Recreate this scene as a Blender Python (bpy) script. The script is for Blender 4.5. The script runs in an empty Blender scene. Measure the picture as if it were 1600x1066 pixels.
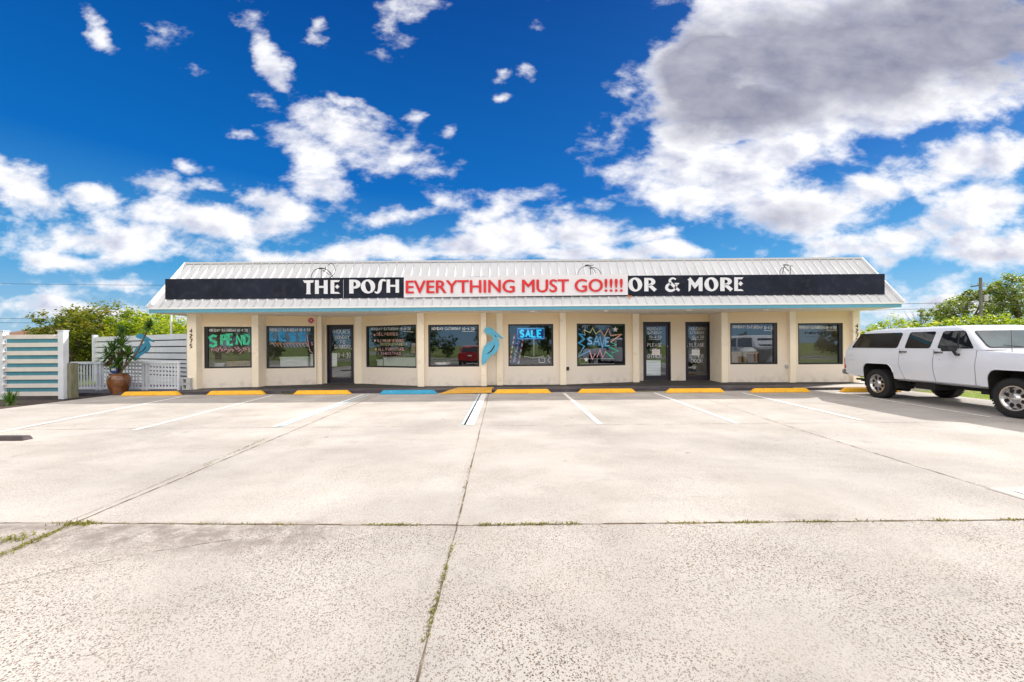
import bpy, bmesh, math, random
from mathutils import Vector, Matrix
random.seed(7)
R = random.Random(11)
SC = bpy.context.scene
COL = SC.collection
PI = math.pi
F = 640.0                      # focal length in photo pixels (1600 wide)
EYE = 1.5
CR, SR = math.cos(0.0075), math.sin(0.0075)

# ---------------------------------------------------------------- survey helpers
def uv(px, py):
    du, dv = px - 800.0, 540.0 - py
    return (du*CR + dv*SR)/F, (-du*SR + dv*CR)/F
def P(px, py, D):
    u, v = uv(px, py); return Vector((u*D, D, EYE + v*D))
def G(px, py, z=0.0):
    u, v = uv(px, py); D = (z-EYE)/v; return Vector((u*D, D, z))
def XD(px, D): return (px-800.0)/F*D

class Plane:                   # vertical wall plane between two plan points
    def __init__(s, ax, ay, bx, by):
        s.a = Vector((ax, ay, 0)); s.b = Vector((bx, by, 0))
        s.d = (s.b-s.a).normalized(); s.n = Vector((s.d.y, -s.d.x, 0))   # outward, towards the lot
        s.L = (s.b-s.a).length
    def hit(s, px, py, off=0.0):
        u, v = uv(px, py); r = Vector((u, 1, v)); o = Vector((0, 0, EYE))
        t = (s.a-o).dot(s.n)/r.dot(s.n)
        return o + r*t + s.n*off
    def u(s, px):
        return (s.hit(px, 540)-s.a).dot(s.d)
    def at(s, u, z, off=0.0):
        p = s.a + s.d*u + s.n*off; return Vector((p.x, p.y, z))

# ---------------------------------------------------------------- mesh helpers
class MB:
    def __init__(s): s.v = []; s.f = []
    def add(s, vs, fs):
        n = len(s.v); s.v += [tuple(v) for v in vs]; s.f += [tuple(i+n for i in f) for f in fs]; return s
    def box(s, x0, x1, y0, y1, z0, z1):
        v = [(x, y, z) for z in (z0, z1) for x, y in ((x0, y0), (x1, y0), (x1, y1), (x0, y1))]
        return s.add(v, [(3,2,1,0),(4,5,6,7),(0,1,5,4),(1,2,6,5),(2,3,7,6),(3,0,4,7)])
    def hexa(s, v8):            # bottom 4 then top 4
        return s.add(v8, [(3,2,1,0),(4,5,6,7),(0,1,5,4),(1,2,6,5),(2,3,7,6),(3,0,4,7)])
    def slab(s, pl, u0, u1, z0, z1, o0, o1):
        v = [pl.at(u, z, o) for z in (z0, z1) for u, o in ((u0, o1), (u1, o1), (u1, o0), (u0, o0))]
        return s.hexa(v)
    def poly(s, pts, off):      # extruded polygon: pts Vector list, off Vector
        n = len(pts); a = [Vector(p) for p in pts]; b = [p+off for p in a]
        return s.add(a+b, [tuple(range(n)), tuple(reversed(range(n, 2*n)))] +
                     [(i, (i+1) % n, n+(i+1) % n, n+i) for i in range(n)])
    def tube(s, pts, r, k=8, cap=True):
        pts = [Vector(p) for p in pts]; rs = r if isinstance(r, (list, tuple)) else [r]*len(pts)
        base = len(s.v); up = Vector((0, 0, 1)); prev = None
        for i, p in enumerate(pts):
            a = pts[max(i-1, 0)]; b = pts[min(i+1, len(pts)-1)]
            t = (b-a).normalized() if (b-a).length > 1e-9 else Vector((0, 0, 1))
            if prev is None:
                x = t.cross(up if abs(t.z) < .95 else Vector((1, 0, 0))).normalized()
            else:
                x = (prev - t*prev.dot(t)).normalized()
            prev = x; y = t.cross(x)
            for j in range(k):
                an = 2*PI*j/k; s.v.append(tuple(p + (x*math.cos(an)+y*math.sin(an))*rs[i]))
        for i in range(len(pts)-1):
            for j in range(k):
                a = base+i*k+j; b = base+i*k+(j+1) % k
                s.f.append((a, b, b+k, a+k))
        if cap:
            s.f.append(tuple(base+j for j in reversed(range(k))))
            s.f.append(tuple(base+(len(pts)-1)*k+j for j in range(k)))
        return s
    def lathe(s, prof, c, k=28, axis='z'):
        base = len(s.v)
        for r, h in prof:
            for j in range(k):
                an = 2*PI*j/k
                if axis == 'z': s.v.append((c[0]+r*math.cos(an), c[1]+r*math.sin(an), c[2]+h))
                else: s.v.append((c[0]+r*math.cos(an), c[1]+h, c[2]+r*math.sin(an)))
        for i in range(len(prof)-1):
            for j in range(k):
                a = base+i*k+j; b = base+i*k+(j+1) % k
                s.f.append((a, b, b+k, a+k))
        return s
    def build(s, name, mat, parent=None, smooth=False, bevel=0.0, loc=None):
        me = bpy.data.meshes.new(name); 
        vs = s.v
        if loc is not None:
            L = Vector(loc); vs = [tuple(Vector(v)-L) for v in s.v]
        elif parent is not None:
            L = WL[parent.name]; vs = [tuple(Vector(v)-L) for v in s.v]
        me.from_pydata(vs, [], s.f); me.update()
        bm = bmesh.new(); bm.from_mesh(me); bmesh.ops.recalc_face_normals(bm, faces=bm.faces)
        if bevel > 0:
            es = [e for e in bm.edges if len(e.link_faces) == 2 and e.calc_face_angle(0) > .6]
            bmesh.ops.bevel(bm, geom=es, offset=bevel, segments=2, affect='EDGES', clamp_overlap=True)
        if smooth:
            for f in bm.faces: f.smooth = True
            for e in bm.edges:
                if len(e.link_faces) == 2 and e.calc_face_angle(0) > .7: e.smooth = False
        bm.to_mesh(me); bm.free()
        me.materials.append(mat)
        o = bpy.data.objects.new(name, me); COL.objects.link(o)
        WL[o.name] = Vector((0, 0, 0))
        if parent is not None:
            o.parent = parent; WL[o.name] = WL[parent.name].copy()
        if loc is not None: o.location = loc; WL[o.name] = Vector(loc)
        return o
WL = {}
def tag(o, label=None, cat=None, group=None, kind=None):
    if label: o['label'] = label
    if cat: o['category'] = cat
    if group: o['group'] = group
    if kind: o['kind'] = kind
    return o
def empty(name, loc, label, cat, group=None):
    o = bpy.data.objects.new(name, None); COL.objects.link(o); o.location = loc
    o.empty_display_size = .1; WL[o.name] = Vector(loc)
    return tag(o, label, cat, group)
def copy_tree(o, parent=None):
    c = o.copy(); COL.objects.link(c); c.parent = parent; WL[c.name] = Vector((0, 0, 0))
    for ch in [x for x in bpy.data.objects if x.parent == o]: copy_tree(ch, c)
    return c
def struct(o): o['kind'] = 'structure'; return o

# ---------------------------------------------------------------- materials
def newmat(name):
    m = bpy.data.materials.new(name); m.use_nodes = True
    nt = m.node_tree; nt.nodes.clear(); return m, nt
def N(nt, t, **kw):
    n = nt.nodes.new(t)
    for k, v in kw.items():
        if k.startswith('i_'):
            key = k[2:]; key = int(key) if key.isdigit() else key.replace('_', ' ')
            n.inputs[key].default_value = v
        else: setattr(n, k, v)
    return n
def ramp(nt, fac, stops):
    r = nt.nodes.new('ShaderNodeValToRGB'); e = r.color_ramp.elements
    while len(e) < len(stops): e.new(.5)
    for i, (p, c) in enumerate(stops):
        e[i].position = p; e[i].color = (c[0], c[1], c[2], 1) if len(c) == 3 else c
    nt.links.new(fac, r.inputs[0]); return r
def mixc(nt, fac, a, b, mode='MIX'):
    m = nt.nodes.new('ShaderNodeMix'); m.data_type = 'RGBA'; m.blend_type = mode
    for idx, x in ((0, fac), (6, a), (7, b)):
        if isinstance(x, bpy.types.NodeSocket): nt.links.new(x, m.inputs[idx])
        elif idx == 0: m.inputs[0].default_value = x
        else: m.inputs[idx].default_value = (x[0], x[1], x[2], 1)
    return m.outputs[2]
def simple(name, col, rough=.6, var=.12, scale=6.0, metal=0.0, bump=0.0, bscale=80, coat=0.0, spec=.5, dirt=None):
    m, nt = newmat(name); L = nt.links
    b = N(nt, 'ShaderNodeBsdfPrincipled'); out = N(nt, 'ShaderNodeOutputMaterial'); L.new(b.outputs[0], out.inputs[0])
    tc = N(nt, 'ShaderNodeTexCoord'); no = N(nt, 'ShaderNodeTexNoise'); no.inputs['Scale'].default_value = scale
    no.inputs['Detail'].default_value = 6; L.new(tc.outputs['Object'], no.inputs['Vector'])
    lo = tuple(max(0, c*(1-var)) for c in col); hi = tuple(min(1, c*(1+var)) for c in col)
    r = ramp(nt, no.outputs[0], [(.3, lo), (.7, hi)])
    c = r.outputs[0]
    if dirt:
        n2 = N(nt, 'ShaderNodeTexNoise'); n2.inputs['Scale'].default_value = dirt[1]; n2.inputs['Detail'].default_value = 8
        L.new(tc.outputs['Object'], n2.inputs['Vector'])
        r2 = ramp(nt, n2.outputs[0], [(dirt[2], (0, 0, 0)), (dirt[3], (1, 1, 1))])
        c = mixc(nt, r2.outputs[0], c, dirt[0])
    L.new(c, b.inputs['Base Color'])
    b.inputs['Roughness'].default_value = rough; b.inputs['Metallic'].default_value = metal
    b.inputs['Coat Weight'].default_value = coat; b.inputs['Specular IOR Level'].default_value = spec
    if bump > 0:
        n3 = N(nt, 'ShaderNodeTexNoise'); n3.inputs['Scale'].default_value = bscale; n3.inputs['Detail'].default_value = 5
        L.new(tc.outputs['Object'], n3.inputs['Vector'])
        bp = N(nt, 'ShaderNodeBump'); bp.inputs['Strength'].default_value = bump; bp.inputs['Distance'].default_value = .01
        L.new(n3.outputs[0], bp.inputs['Height']); L.new(bp.outputs[0], b.inputs['Normal'])
    return m
def leafmat(name, cols, trans=.45, tcol=None):
    m, nt = newmat(name); L = nt.links
    out = N(nt, 'ShaderNodeOutputMaterial'); g = N(nt, 'ShaderNodeNewGeometry')
    tc = N(nt, 'ShaderNodeTexCoord'); no = N(nt, 'ShaderNodeTexNoise'); no.inputs['Scale'].default_value = .9; no.inputs['Detail'].default_value = 3
    L.new(tc.outputs['Object'], no.inputs['Vector'])
    ad = N(nt, 'ShaderNodeMath', operation='MULTIPLY_ADD'); L.new(g.outputs['Random Per Island'], ad.inputs[0]); ad.inputs[1].default_value = .5
    sb = N(nt, 'ShaderNodeMath', operation='SUBTRACT'); L.new(no.outputs[0], sb.inputs[0]); sb.inputs[1].default_value = .25
    L.new(sb.outputs[0], ad.inputs[2])
    n = len(cols); r = ramp(nt, ad.outputs[0], [(.1+.8*i/(n-1), c) for i, c in enumerate(cols)])
    d = N(nt, 'ShaderNodeBsdfPrincipled'); d.inputs['Roughness'].default_value = .45; d.inputs['Specular IOR Level'].default_value = .35
    L.new(r.outputs[0], d.inputs['Base Color'])
    t = N(nt, 'ShaderNodeBsdfTranslucent')
    tt = mixc(nt, 1.0, r.outputs[0], tcol or (1.7, 1.6, .5), 'MULTIPLY'); L.new(tt, t.inputs[0])
    mx = N(nt, 'ShaderNodeMixShader'); mx.inputs[0].default_value = trans
    L.new(d.outputs[0], mx.inputs[1]); L.new(t.outputs[0], mx.inputs[2]); L.new(mx.outputs[0], out.inputs[0])
    return m
def glassmat(name, tint, refl, base=.2):
    m, nt = newmat(name); L = nt.links
    out = N(nt, 'ShaderNodeOutputMaterial'); t = N(nt, 'ShaderNodeBsdfTransparent'); t.inputs[0].default_value = (*tint, 1)
    gl = N(nt, 'ShaderNodeBsdfGlossy'); gl.inputs['Roughness'].default_value = .0; gl.inputs[0].default_value = (*refl, 1)
    tc = N(nt, 'ShaderNodeTexCoord'); no = N(nt, 'ShaderNodeTexNoise'); no.inputs['Scale'].default_value = 1.3
    L.new(tc.outputs['Object'], no.inputs['Vector']); bp = N(nt, 'ShaderNodeBump'); bp.inputs['Strength'].default_value = .04; bp.inputs['Distance'].default_value = .05
    L.new(no.outputs[0], bp.inputs['Height']); L.new(bp.outputs[0], gl.inputs['Normal'])
    fr = N(nt, 'ShaderNodeFresnel'); fr.inputs[0].default_value = 1.5
    ma = N(nt, 'ShaderNodeMath', operation='MULTIPLY_ADD', use_clamp=True); L.new(fr.outputs[0], ma.inputs[0]); ma.inputs[1].default_value = 1.2; ma.inputs[2].default_value = base
    mx = N(nt, 'ShaderNodeMixShader'); L.new(ma.outputs[0], mx.inputs[0]); L.new(t.outputs[0], mx.inputs[1]); L.new(gl.outputs[0], mx.inputs[2])
    L.new(mx.outputs[0], out.inputs[0]); return m
def emis(name, col, st):
    m, nt = newmat(name); e = N(nt, 'ShaderNodeEmission'); e.inputs[0].default_value = (*col, 1); e.inputs[1].default_value = st
    out = N(nt, 'ShaderNodeOutputMaterial'); nt.links.new(e.outputs[0], out.inputs[0]); return m

def stuccomat():
    m = simple('cream_stucco', (.72, .60, .46), rough=.85, var=.05, scale=1.2, bump=.5, bscale=45, dirt=((.55, .47, .38), 2.2, .58, .85))
    nt = m.node_tree; L = nt.links
    b = [n for n in nt.nodes if n.type == 'BSDF_PRINCIPLED'][0]; src = b.inputs['Base Color'].links[0].from_socket
    # paler and greyer low on the wall, deepening to gold towards the top
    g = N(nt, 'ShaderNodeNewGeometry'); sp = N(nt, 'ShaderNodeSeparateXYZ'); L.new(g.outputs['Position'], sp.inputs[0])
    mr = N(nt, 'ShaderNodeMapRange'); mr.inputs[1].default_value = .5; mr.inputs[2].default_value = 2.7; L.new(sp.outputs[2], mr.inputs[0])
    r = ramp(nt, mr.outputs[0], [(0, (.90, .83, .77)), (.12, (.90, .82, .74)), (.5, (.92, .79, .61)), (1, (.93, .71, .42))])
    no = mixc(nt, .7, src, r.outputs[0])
    mz = N(nt, 'ShaderNodeMapRange'); mz.inputs[1].default_value = .5; mz.inputs[2].default_value = .09; L.new(sp.outputs[2], mz.inputs[0])
    ng = N(nt, 'ShaderNodeTexNoise'); ng.inputs['Scale'].default_value = 5; ng.inputs['Detail'].default_value = 8; L.new(g.outputs['Position'], ng.inputs['Vector'])
    rg = ramp(nt, ng.outputs[0], [(.48, (0, 0, 0)), (.7, (.6, .6, .6))]); mg = N(nt, 'ShaderNodeMath', operation='MULTIPLY'); L.new(mz.outputs[0], mg.inputs[0]); L.new(rg.outputs[0], mg.inputs[1])
    no = mixc(nt, mg.outputs[0], no, (.50, .44, .38)); L.new(no, b.inputs['Base Color'])
    # horizontal block courses
    w = N(nt, 'ShaderNodeTexWave', wave_type='BANDS', bands_direction='Z'); w.inputs['Scale'].default_value = .78*2; w.inputs['Distortion'].default_value = .15
    L.new(g.outputs['Position'], w.inputs['Vector'])
    r3 = ramp(nt, w.outputs[0], [(0, (0, 0, 0)), (.05, (1, 1, 1))])
    bp = N(nt, 'ShaderNodeBump'); bp.inputs['Strength'].default_value = .35; bp.inputs['Distance'].default_value = .006
    L.new(r3.outputs[0], bp.inputs['Height']); old = b.inputs['Normal'].links[0].from_socket; L.new(old, bp.inputs['Normal']); L.new(bp.outputs[0], b.inputs['Normal'])
    return m
def concretemat():
    m, nt = newmat('sun_bleached_concrete'); L = nt.links
    b = N(nt, 'ShaderNodeBsdfPrincipled'); out = N(nt, 'ShaderNodeOutputMaterial'); L.new(b.outputs[0], out.inputs[0])
    g = N(nt, 'ShaderNodeNewGeometry'); pos = g.outputs['Position']
    def noise(sc, det=6, rough=.55, vec=None, dist=0):
        n = N(nt, 'ShaderNodeTexNoise'); n.inputs['Scale'].default_value = sc; n.inputs['Detail'].default_value = det
        n.inputs['Roughness'].default_value = rough; n.inputs['Distortion'].default_value = dist; L.new(vec or pos, n.inputs['Vector']); return n.outputs[0]
    mp = N(nt, 'ShaderNodeMapping'); mp.inputs['Scale'].default_value = (.35, 1.0, 1); mp.inputs['Rotation'].default_value = (0, 0, .12); L.new(pos, mp.inputs[0])
    base = ramp(nt, noise(.9, 8, .6), [(.3, (.46, .422, .38)), (.5, (.53, .49, .45)), (.7, (.59, .553, .512))]).outputs[0]
    # broad grey tyre / water staining, streaky along the rows
    st = ramp(nt, noise(.55, 9, .68, mp.outputs[0], .6), [(.5, (0, 0, 0)), (.74, (.7, .7, .7))]).outputs[0]
    c = mixc(nt, st, base, (.37, .34, .32))
    sp = N(nt, 'ShaderNodeSeparateXYZ'); L.new(pos, sp.inputs[0])
    # exposed aggregate, strongest in the nearer slabs
    near = N(nt, 'ShaderNodeMapRange'); near.inputs[1].default_value = 3.40; near.inputs[2].default_value = 3.52; near.inputs[3].default_value = 1; near.inputs[4].default_value = .5; L.new(sp.outputs[1], near.inputs[0])
    mask = ramp(nt, noise(.8, 5, .6), [(.36, (.3, .3, .3)), (.6, (1, 1, 1))]).outputs[0]
    mk = N(nt, 'ShaderNodeMath', operation='MULTIPLY'); L.new(near.outputs[0], mk.inputs[0]); L.new(mask, mk.inputs[1])
    warp = N(nt, 'ShaderNodeVectorMath', operation='MULTIPLY_ADD'); nz = N(nt, 'ShaderNodeTexNoise'); nz.inputs['Scale'].default_value = 60; L.new(pos, nz.inputs['Vector'])
    L.new(nz.outputs[1], warp.inputs[0]); warp.inputs[1].default_value = (.012, .012, .0); L.new(pos, warp.inputs[2])
    spk = None; hts = []
    for sc, th0, th1, w in ((64, .27, .38, 1.0), (120, .25, .37, 1.0), (38, .15, .21, 1.0)):
        v = N(nt, 'ShaderNodeTexVoronoi'); v.inputs['Scale'].default_value = sc; v.inputs['Randomness'].default_value = 1; L.new(warp.outputs[0], v.inputs['Vector'])
        r = ramp(nt, v.outputs['Distance'], [(th0, (w, w, w)), (th1, (0, 0, 0))])
        rc = ramp(nt, v.outputs['Color'], [(.30, (0, 0, 0)), (.38, (1, 1, 1))])
        mu = N(nt, 'ShaderNodeMath', operation='MULTIPLY'); L.new(r.outputs[0], mu.inputs[0]); L.new(rc.outputs[0], mu.inputs[1])
        if spk is None: spk = mu.outputs[0]; vc = v.outputs['Color']
        else:
            mm = N(nt, 'ShaderNodeMath', operation='MAXIMUM'); L.new(spk, mm.inputs[0]); L.new(mu.outputs[0], mm.inputs[1]); spk = mm.outputs[0]
    hsel = N(nt, 'ShaderNodeSeparateColor'); L.new(vc, hsel.inputs[0])
    pc = ramp(nt, hsel.outputs[1], [(0, (.16, .11, .07)), (.4, (.08, .07, .06)), (.7, (.26, .16, .09)), (1, (.14, .125, .11))]).outputs[0]
    fm = N(nt, 'ShaderNodeMath', operation='MULTIPLY', use_clamp=True); L.new(spk, fm.inputs[0]); L.new(mk.outputs[0], fm.inputs[1])
    c = mixc(nt, fm.outputs[0], c, pc)
    fine = ramp(nt, noise(210, 3, .7), [(.32, (.82, .82, .82)), (.55, (1.03, 1.03, 1.03))]).outputs[0]
    c = mixc(nt, 1.0, c, fine, 'MULTIPLY')
    # worn dark marks where cars stop, narrow band
    bd = N(nt, 'ShaderNodeMapRange', interpolation_type='SMOOTHSTEP'); bd.inputs[1].default_value = 9.0; bd.inputs[2].default_value = 12.5; L.new(sp.outputs[1], bd.inputs[0])
    sn = ramp(nt, noise(1.6, 7, .65), [(.45, (0, 0, 0)), (.7, (.55, .55, .55))]).outputs[0]
    bm_ = N(nt, 'ShaderNodeMath', operation='MULTIPLY'); L.new(bd.outputs[0], bm_.inputs[0]); L.new(sn, bm_.inputs[1])
    c = mixc(nt, bm_.outputs[0], c, (.34, .32, .31))
    # mould band along the foreground joint, left of centre
    w1 = N(nt, 'ShaderNodeMapRange', interpolation_type='SMOOTHSTEP'); w1.inputs[1].default_value = 2.7; w1.inputs[2].default_value = 3.3; L.new(sp.outputs[1], w1.inputs[0])
    w2 = N(nt, 'ShaderNodeMapRange', interpolation_type='SMOOTHSTEP'); w2.inputs[1].default_value = 3.60; w2.inputs[2].default_value = 3.44; L.new(sp.outputs[1], w2.inputs[0])
    w3 = N(nt, 'ShaderNodeMapRange', interpolation_type='SMOOTHSTEP'); w3.inputs[1].default_value = -.9; w3.inputs[2].default_value = -2.0; L.new(sp.outputs[0], w3.inputs[0])
    wm = N(nt, 'ShaderNodeMath', operation='MULTIPLY'); L.new(w1.outputs[0], wm.inputs[0]); L.new(w2.outputs[0], wm.inputs[1])
    wn = N(nt, 'ShaderNodeMath', operation='MULTIPLY'); L.new(wm.outputs[0], wn.inputs[0]); L.new(w3.outputs[0], wn.inputs[1])
    ws = ramp(nt, noise(5, 9, .75), [(.40, (0, 0, 0)), (.56, (.95, .95, .95))]).outputs[0]
    wo = N(nt, 'ShaderNodeMath', operation='MULTIPLY'); L.new(wn.outputs[0], wo.inputs[0]); L.new(ws, wo.inputs[1])
    c = mixc(nt, wo.outputs[0], c, (.27, .235, .21))
    # slab to slab tone, broad patches, oil drips
    big = ramp(nt, noise(.28, 4, .6), [(.35, (.86, .86, .87)), (.62, (1.06, 1.05, 1.04))]).outputs[0]
    c = mixc(nt, 1.0, c, big, 'MULTIPLY')
    sg_ = N(nt, 'ShaderNodeMapRange'); sg_.inputs[1].default_value = 3.44; sg_.inputs[2].default_value = 3.47; sg_.inputs[3].default_value = .95; sg_.inputs[4].default_value = 1.0; L.new(sp.outputs[1], sg_.inputs[0])
    sx_ = N(nt, 'ShaderNodeMapRange'); sx_.inputs[1].default_value = -.62; sx_.inputs[2].default_value = -.58; sx_.inputs[3].default_value = 1.02; sx_.inputs[4].default_value = .965; L.new(sp.outputs[0], sx_.inputs[0])
    sm_ = N(nt, 'ShaderNodeMath', operation='MULTIPLY'); L.new(sg_.outputs[0], sm_.inputs[0]); L.new(sx_.outputs[0], sm_.inputs[1])
    tn = N(nt, 'ShaderNodeCombineXYZ'); [L.new(sm_.outputs[0], tn.inputs[k]) for k in (0, 1, 2)]
    c = mixc(nt, 1.0, c, tn.outputs[0], 'MULTIPLY')
    blot = ramp(nt, noise(2.7, 8, .72, None, .4), [(.55, (0, 0, 0)), (.70, (.6, .6, .6))]).outputs[0]
    bmk = ramp(nt, noise(.42, 3, .5, mp.outputs[0]), [(.45, (0, 0, 0)), (.57, (1, 1, 1))]).outputs[0]
    bb = N(nt, 'ShaderNodeMath', operation='MULTIPLY'); L.new(blot, bb.inputs[0]); L.new(bmk, bb.inputs[1])
    c = mixc(nt, bb.outputs[0], c, (.30, .275, .26))
    vo = N(nt, 'ShaderNodeTexVoronoi'); vo.inputs['Scale'].default_value = 1.1; L.new(warp.outputs[0], vo.inputs['Vector'])
    dr = ramp(nt, vo.outputs['Distance'], [(.02, (.7, .7, .7)), (.05, (0, 0, 0))]).outputs[0]
    c = mixc(nt, dr, c, (.16, .145, .13))
    # chalky washed out skin, front left
    L.new(c, b.inputs['Base Color']); b.inputs['Roughness'].default_value = .9; b.inputs['Specular IOR Level'].default_value = .25
    h = N(nt, 'ShaderNodeMath', operation='MULTIPLY_ADD'); L.new(fm.outputs[0], h.inputs[0]); h.inputs[1].default_value = -1.0; L.new(noise(90, 5, .7), h.inputs[2])
    bp = N(nt, 'ShaderNodeBump'); bp.inputs['Strength'].default_value = .55; bp.inputs['Distance'].default_value = .006; L.new(h.outputs[0], bp.inputs['Height']); L.new(bp.outputs[0], b.inputs['Normal'])
    return m
def paintmat(name, col, wear=.5, under=(.66, .6, .54)):
    m = simple(name, col, rough=.8, var=.06, scale=8, dirt=(under, 14, wear, wear+.14), bump=.3, bscale=90); return m
def woodmat(name, c1, c2, sc=3):
    m, nt = newmat(name); L = nt.links
    b = N(nt, 'ShaderNodeBsdfPrincipled'); out = N(nt, 'ShaderNodeOutputMaterial'); L.new(b.outputs[0], out.inputs[0])
    tc = N(nt, 'ShaderNodeTexCoord'); mp = N(nt, 'ShaderNodeMapping'); mp.inputs['Scale'].default_value = (sc, sc, sc*.15); L.new(tc.outputs['Object'], mp.inputs[0])
    n = N(nt, 'ShaderNodeTexNoise'); n.inputs['Scale'].default_value = 6; n.inputs['Detail'].default_value = 8; L.new(mp.outputs[0], n.inputs['Vector'])
    r = ramp(nt, n.outputs[0], [(.3, c1), (.7, c2)]); L.new(r.outputs[0], b.inputs['Base Color']); b.inputs['Roughness'].default_value = .6; return m

M = {}
M['stucco'] = stuccomat()
M['concrete'] = concretemat()
M['pilaster'] = simple('pale_cream_stucco', (.95, .84, .68), rough=.85, var=.04, scale=1.5, bump=.5, bscale=45, dirt=((.72, .62, .5), 3, .60, .8))
M['roof'] = simple('white_ribbed_metal', (.61, .61, .64), rough=.55, var=.05, scale=.8, metal=.0, spec=.6, dirt=((.5, .5, .52), 1.5, .6, .9))
M['trim'] = simple('white_trim', (.80, .80, .80), rough=.5, var=.03)
M['teal'] = simple('teal_fascia', (.10, .33, .46), rough=.5, var=.06)
M['soffit'] = simple('soffit_white', (.85, .80, .72), rough=.8, var=.04)
M['sign'] = simple('charcoal_sign_board', (.014, .017, .032), rough=.8, spec=.2, var=.3, scale=1.1, dirt=((.035, .038, .055), 3.5, .5, .8))
M['sletter'] = simple('pale_sign_letter', (.74, .74, .80), rough=.6, var=.04)
M['banner'] = simple('banner_vinyl', (.74, .72, .77), rough=.5, var=.03, scale=2)
M['red'] = simple('banner_red', (.66, .012, .02), rough=.5, var=.05)
M['orange'] = simple('orange_cord', (.8, .2, .02), rough=.7)
M['black'] = simple('black_frame', (.012, .011, .016), rough=.4, var=.2)
M['blackplastic'] = simple('black_plastic', (.018, .018, .02), rough=.5, var=.15)
M['doorframe'] = simple('dark_plum_door_frame', (.022, .018, .032), rough=.4, var=.2)
M['glass'] = glassmat('shop_glass', (.93, .95, .95), (.84, .91, 1.0), .13)
M['carglass'] = glassmat('tinted_car_glass', (.10, .12, .14), (.8, .9, 1.0), .06)
M['windshield'] = glassmat('windshield_glass', (.45, .55, .52), (.85, .95, .95), .22)
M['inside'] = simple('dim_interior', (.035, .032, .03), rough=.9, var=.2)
M['walk'] = simple('dark_painted_walk', (.050, .042, .056), rough=.55, var=.25, scale=2.5, dirt=((.12, .11, .115), 3, .52, .8), bump=.3, bscale=60)
M['walkbare'] = simple('bare_walk_concrete', (.50, .46, .43), rough=.9, var=.1, scale=3, bump=.3)
M['yellow'] = simple('yellow_kerb_paint', (.95, .50, .03), rough=.7, var=.08, scale=5, dirt=((.45, .32, .15), 14, .64, .70), bump=.4, bscale=40)
M['bluepaint'] = simple('blue_kerb_paint', (.04, .34, .56), rough=.7, var=.1, scale=5, dirt=((.25, .38, .42), 14, .64, .70), bump=.4, bscale=40)
M['rampyellow'] = simple('ramp_yellow_paint', (.72, .38, .05), rough=.7, var=.12, scale=4, dirt=((.5, .35, .16), 5, .52, .75), bump=.3)
M['brownstop'] = simple('brown_kerb_block', (.085, .065, .07), rough=.8, var=.2)
M['whiteline'] = paintmat('white_line_paint', (.84, .84, .84), .50)
M['whitefaint'] = paintmat('worn_white_line_paint', (.82, .81, .80), .46)
M['blueline'] = paintmat('worn_blue_line_paint', (.34, .53, .60), .45, (.7, .7, .68))
M['joint'] = simple('joint_dirt', (.16, .115, .075), rough=1, var=.5, scale=9, dirt=((.4, .34, .27), 5, .50, .6))
M['crack'] = simple('hairline_dirt', (.22, .19, .16), rough=1, var=.4, scale=9, dirt=((.6, .55, .49), 4, .47, .56))
M['grass'] = None
M['weed'] = leafmat('joint_weed', [(.10, .13, .02), (.22, .22, .04), (.36, .30, .08)], .3)
M['blade'] = leafmat('lawn_blade', [(.10, .20, .015), (.22, .33, .02), (.40, .44, .05)], .45)
M['seagrape'] = leafmat('seagrape_leaf', [(.02, .05, .01), (.075, .13, .018), (.26, .28, .03), (.26, .16, .055)], .4)
M['bushy'] = leafmat('hedge_leaf', [(.035, .09, .015), (.15, .27, .03), (.44, .52, .05), (.60, .50, .08)], .48)
M['dark_tree'] = leafmat('tree_leaf', [(.02, .04, .012), (.06, .09, .02), (.15, .18, .04)], .35)
M['pale_tree'] = leafmat('pale_leaf', [(.08, .12, .04), (.20, .27, .09), (.40, .46, .20)], .5)
M['bark'] = simple('bark', (.13, .10, .075), rough=.95, var=.35, scale=9, bump=.8, bscale=20)
M['yucca'] = leafmat('yucca_blade', [(.03, .08, .02), (.07, .15, .03), (.16, .26, .05)], .3)
M['dry'] = leafmat('dry_blade', [(.12, .08, .04), (.25, .16, .08)], .3)
M['pot'] = simple('glazed_brown_pot', (.17, .06, .018), rough=.18, var=.45, scale=5, coat=.6)
M['soil'] = simple('soil', (.06, .045, .03), rough=1, var=.4, scale=12, bump=1, bscale=30)
M['mulch'] = simple('mulch', (.075, .055, .045), rough=1, var=.5, scale=10, bump=1, bscale=25)
M['whitewood'] = simple('white_painted_wood', (.66, .69, .76), rough=.55, var=.05, scale=5, dirt=((.6, .58, .55), 6, .6, .8))
M['creamslat'] = simple('cream_slat', (.68, .63, .60), rough=.6, var=.06, scale=4)
M['tealslat'] = simple('teal_slat', (.075, .27, .36), rough=.6, var=.1)
M['oldpost'] = woodmat('weathered_post', (.14, .14, .09), (.26, .25, .17))
M['pelican'] = simple('sky_blue_metal', (.10, .42, .62), rough=.5, var=.12, scale=4)
M['pelican2'] = simple('deep_blue_metal', (.035, .25, .40), rough=.45, var=.15, scale=4)
M['block'] = simple('grey_block', (.50, .50, .50), rough=.95, var=.1, bump=.6)
M['adt'] = simple('navy_yard_sign', (.02, .05, .19), rough=.4)
M['white'] = simple('plain_white', (.88, .88, .89), rough=.6, var=.03)
M['cloth'] = simple('white_cloth', (.90, .93, .94), rough=.8, var=.05, scale=8)
M['pine'] = woodmat('pale_pine', (.42, .31, .18), (.60, .46, .29), 4)
M['darkwood'] = woodmat('dark_wood', (.10, .06, .03), (.17, .10, .05))
M['paint'] = simple('white_car_paint', (.74, .765, .83), rough=.3, var=.02, scale=1, coat=.8)
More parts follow.
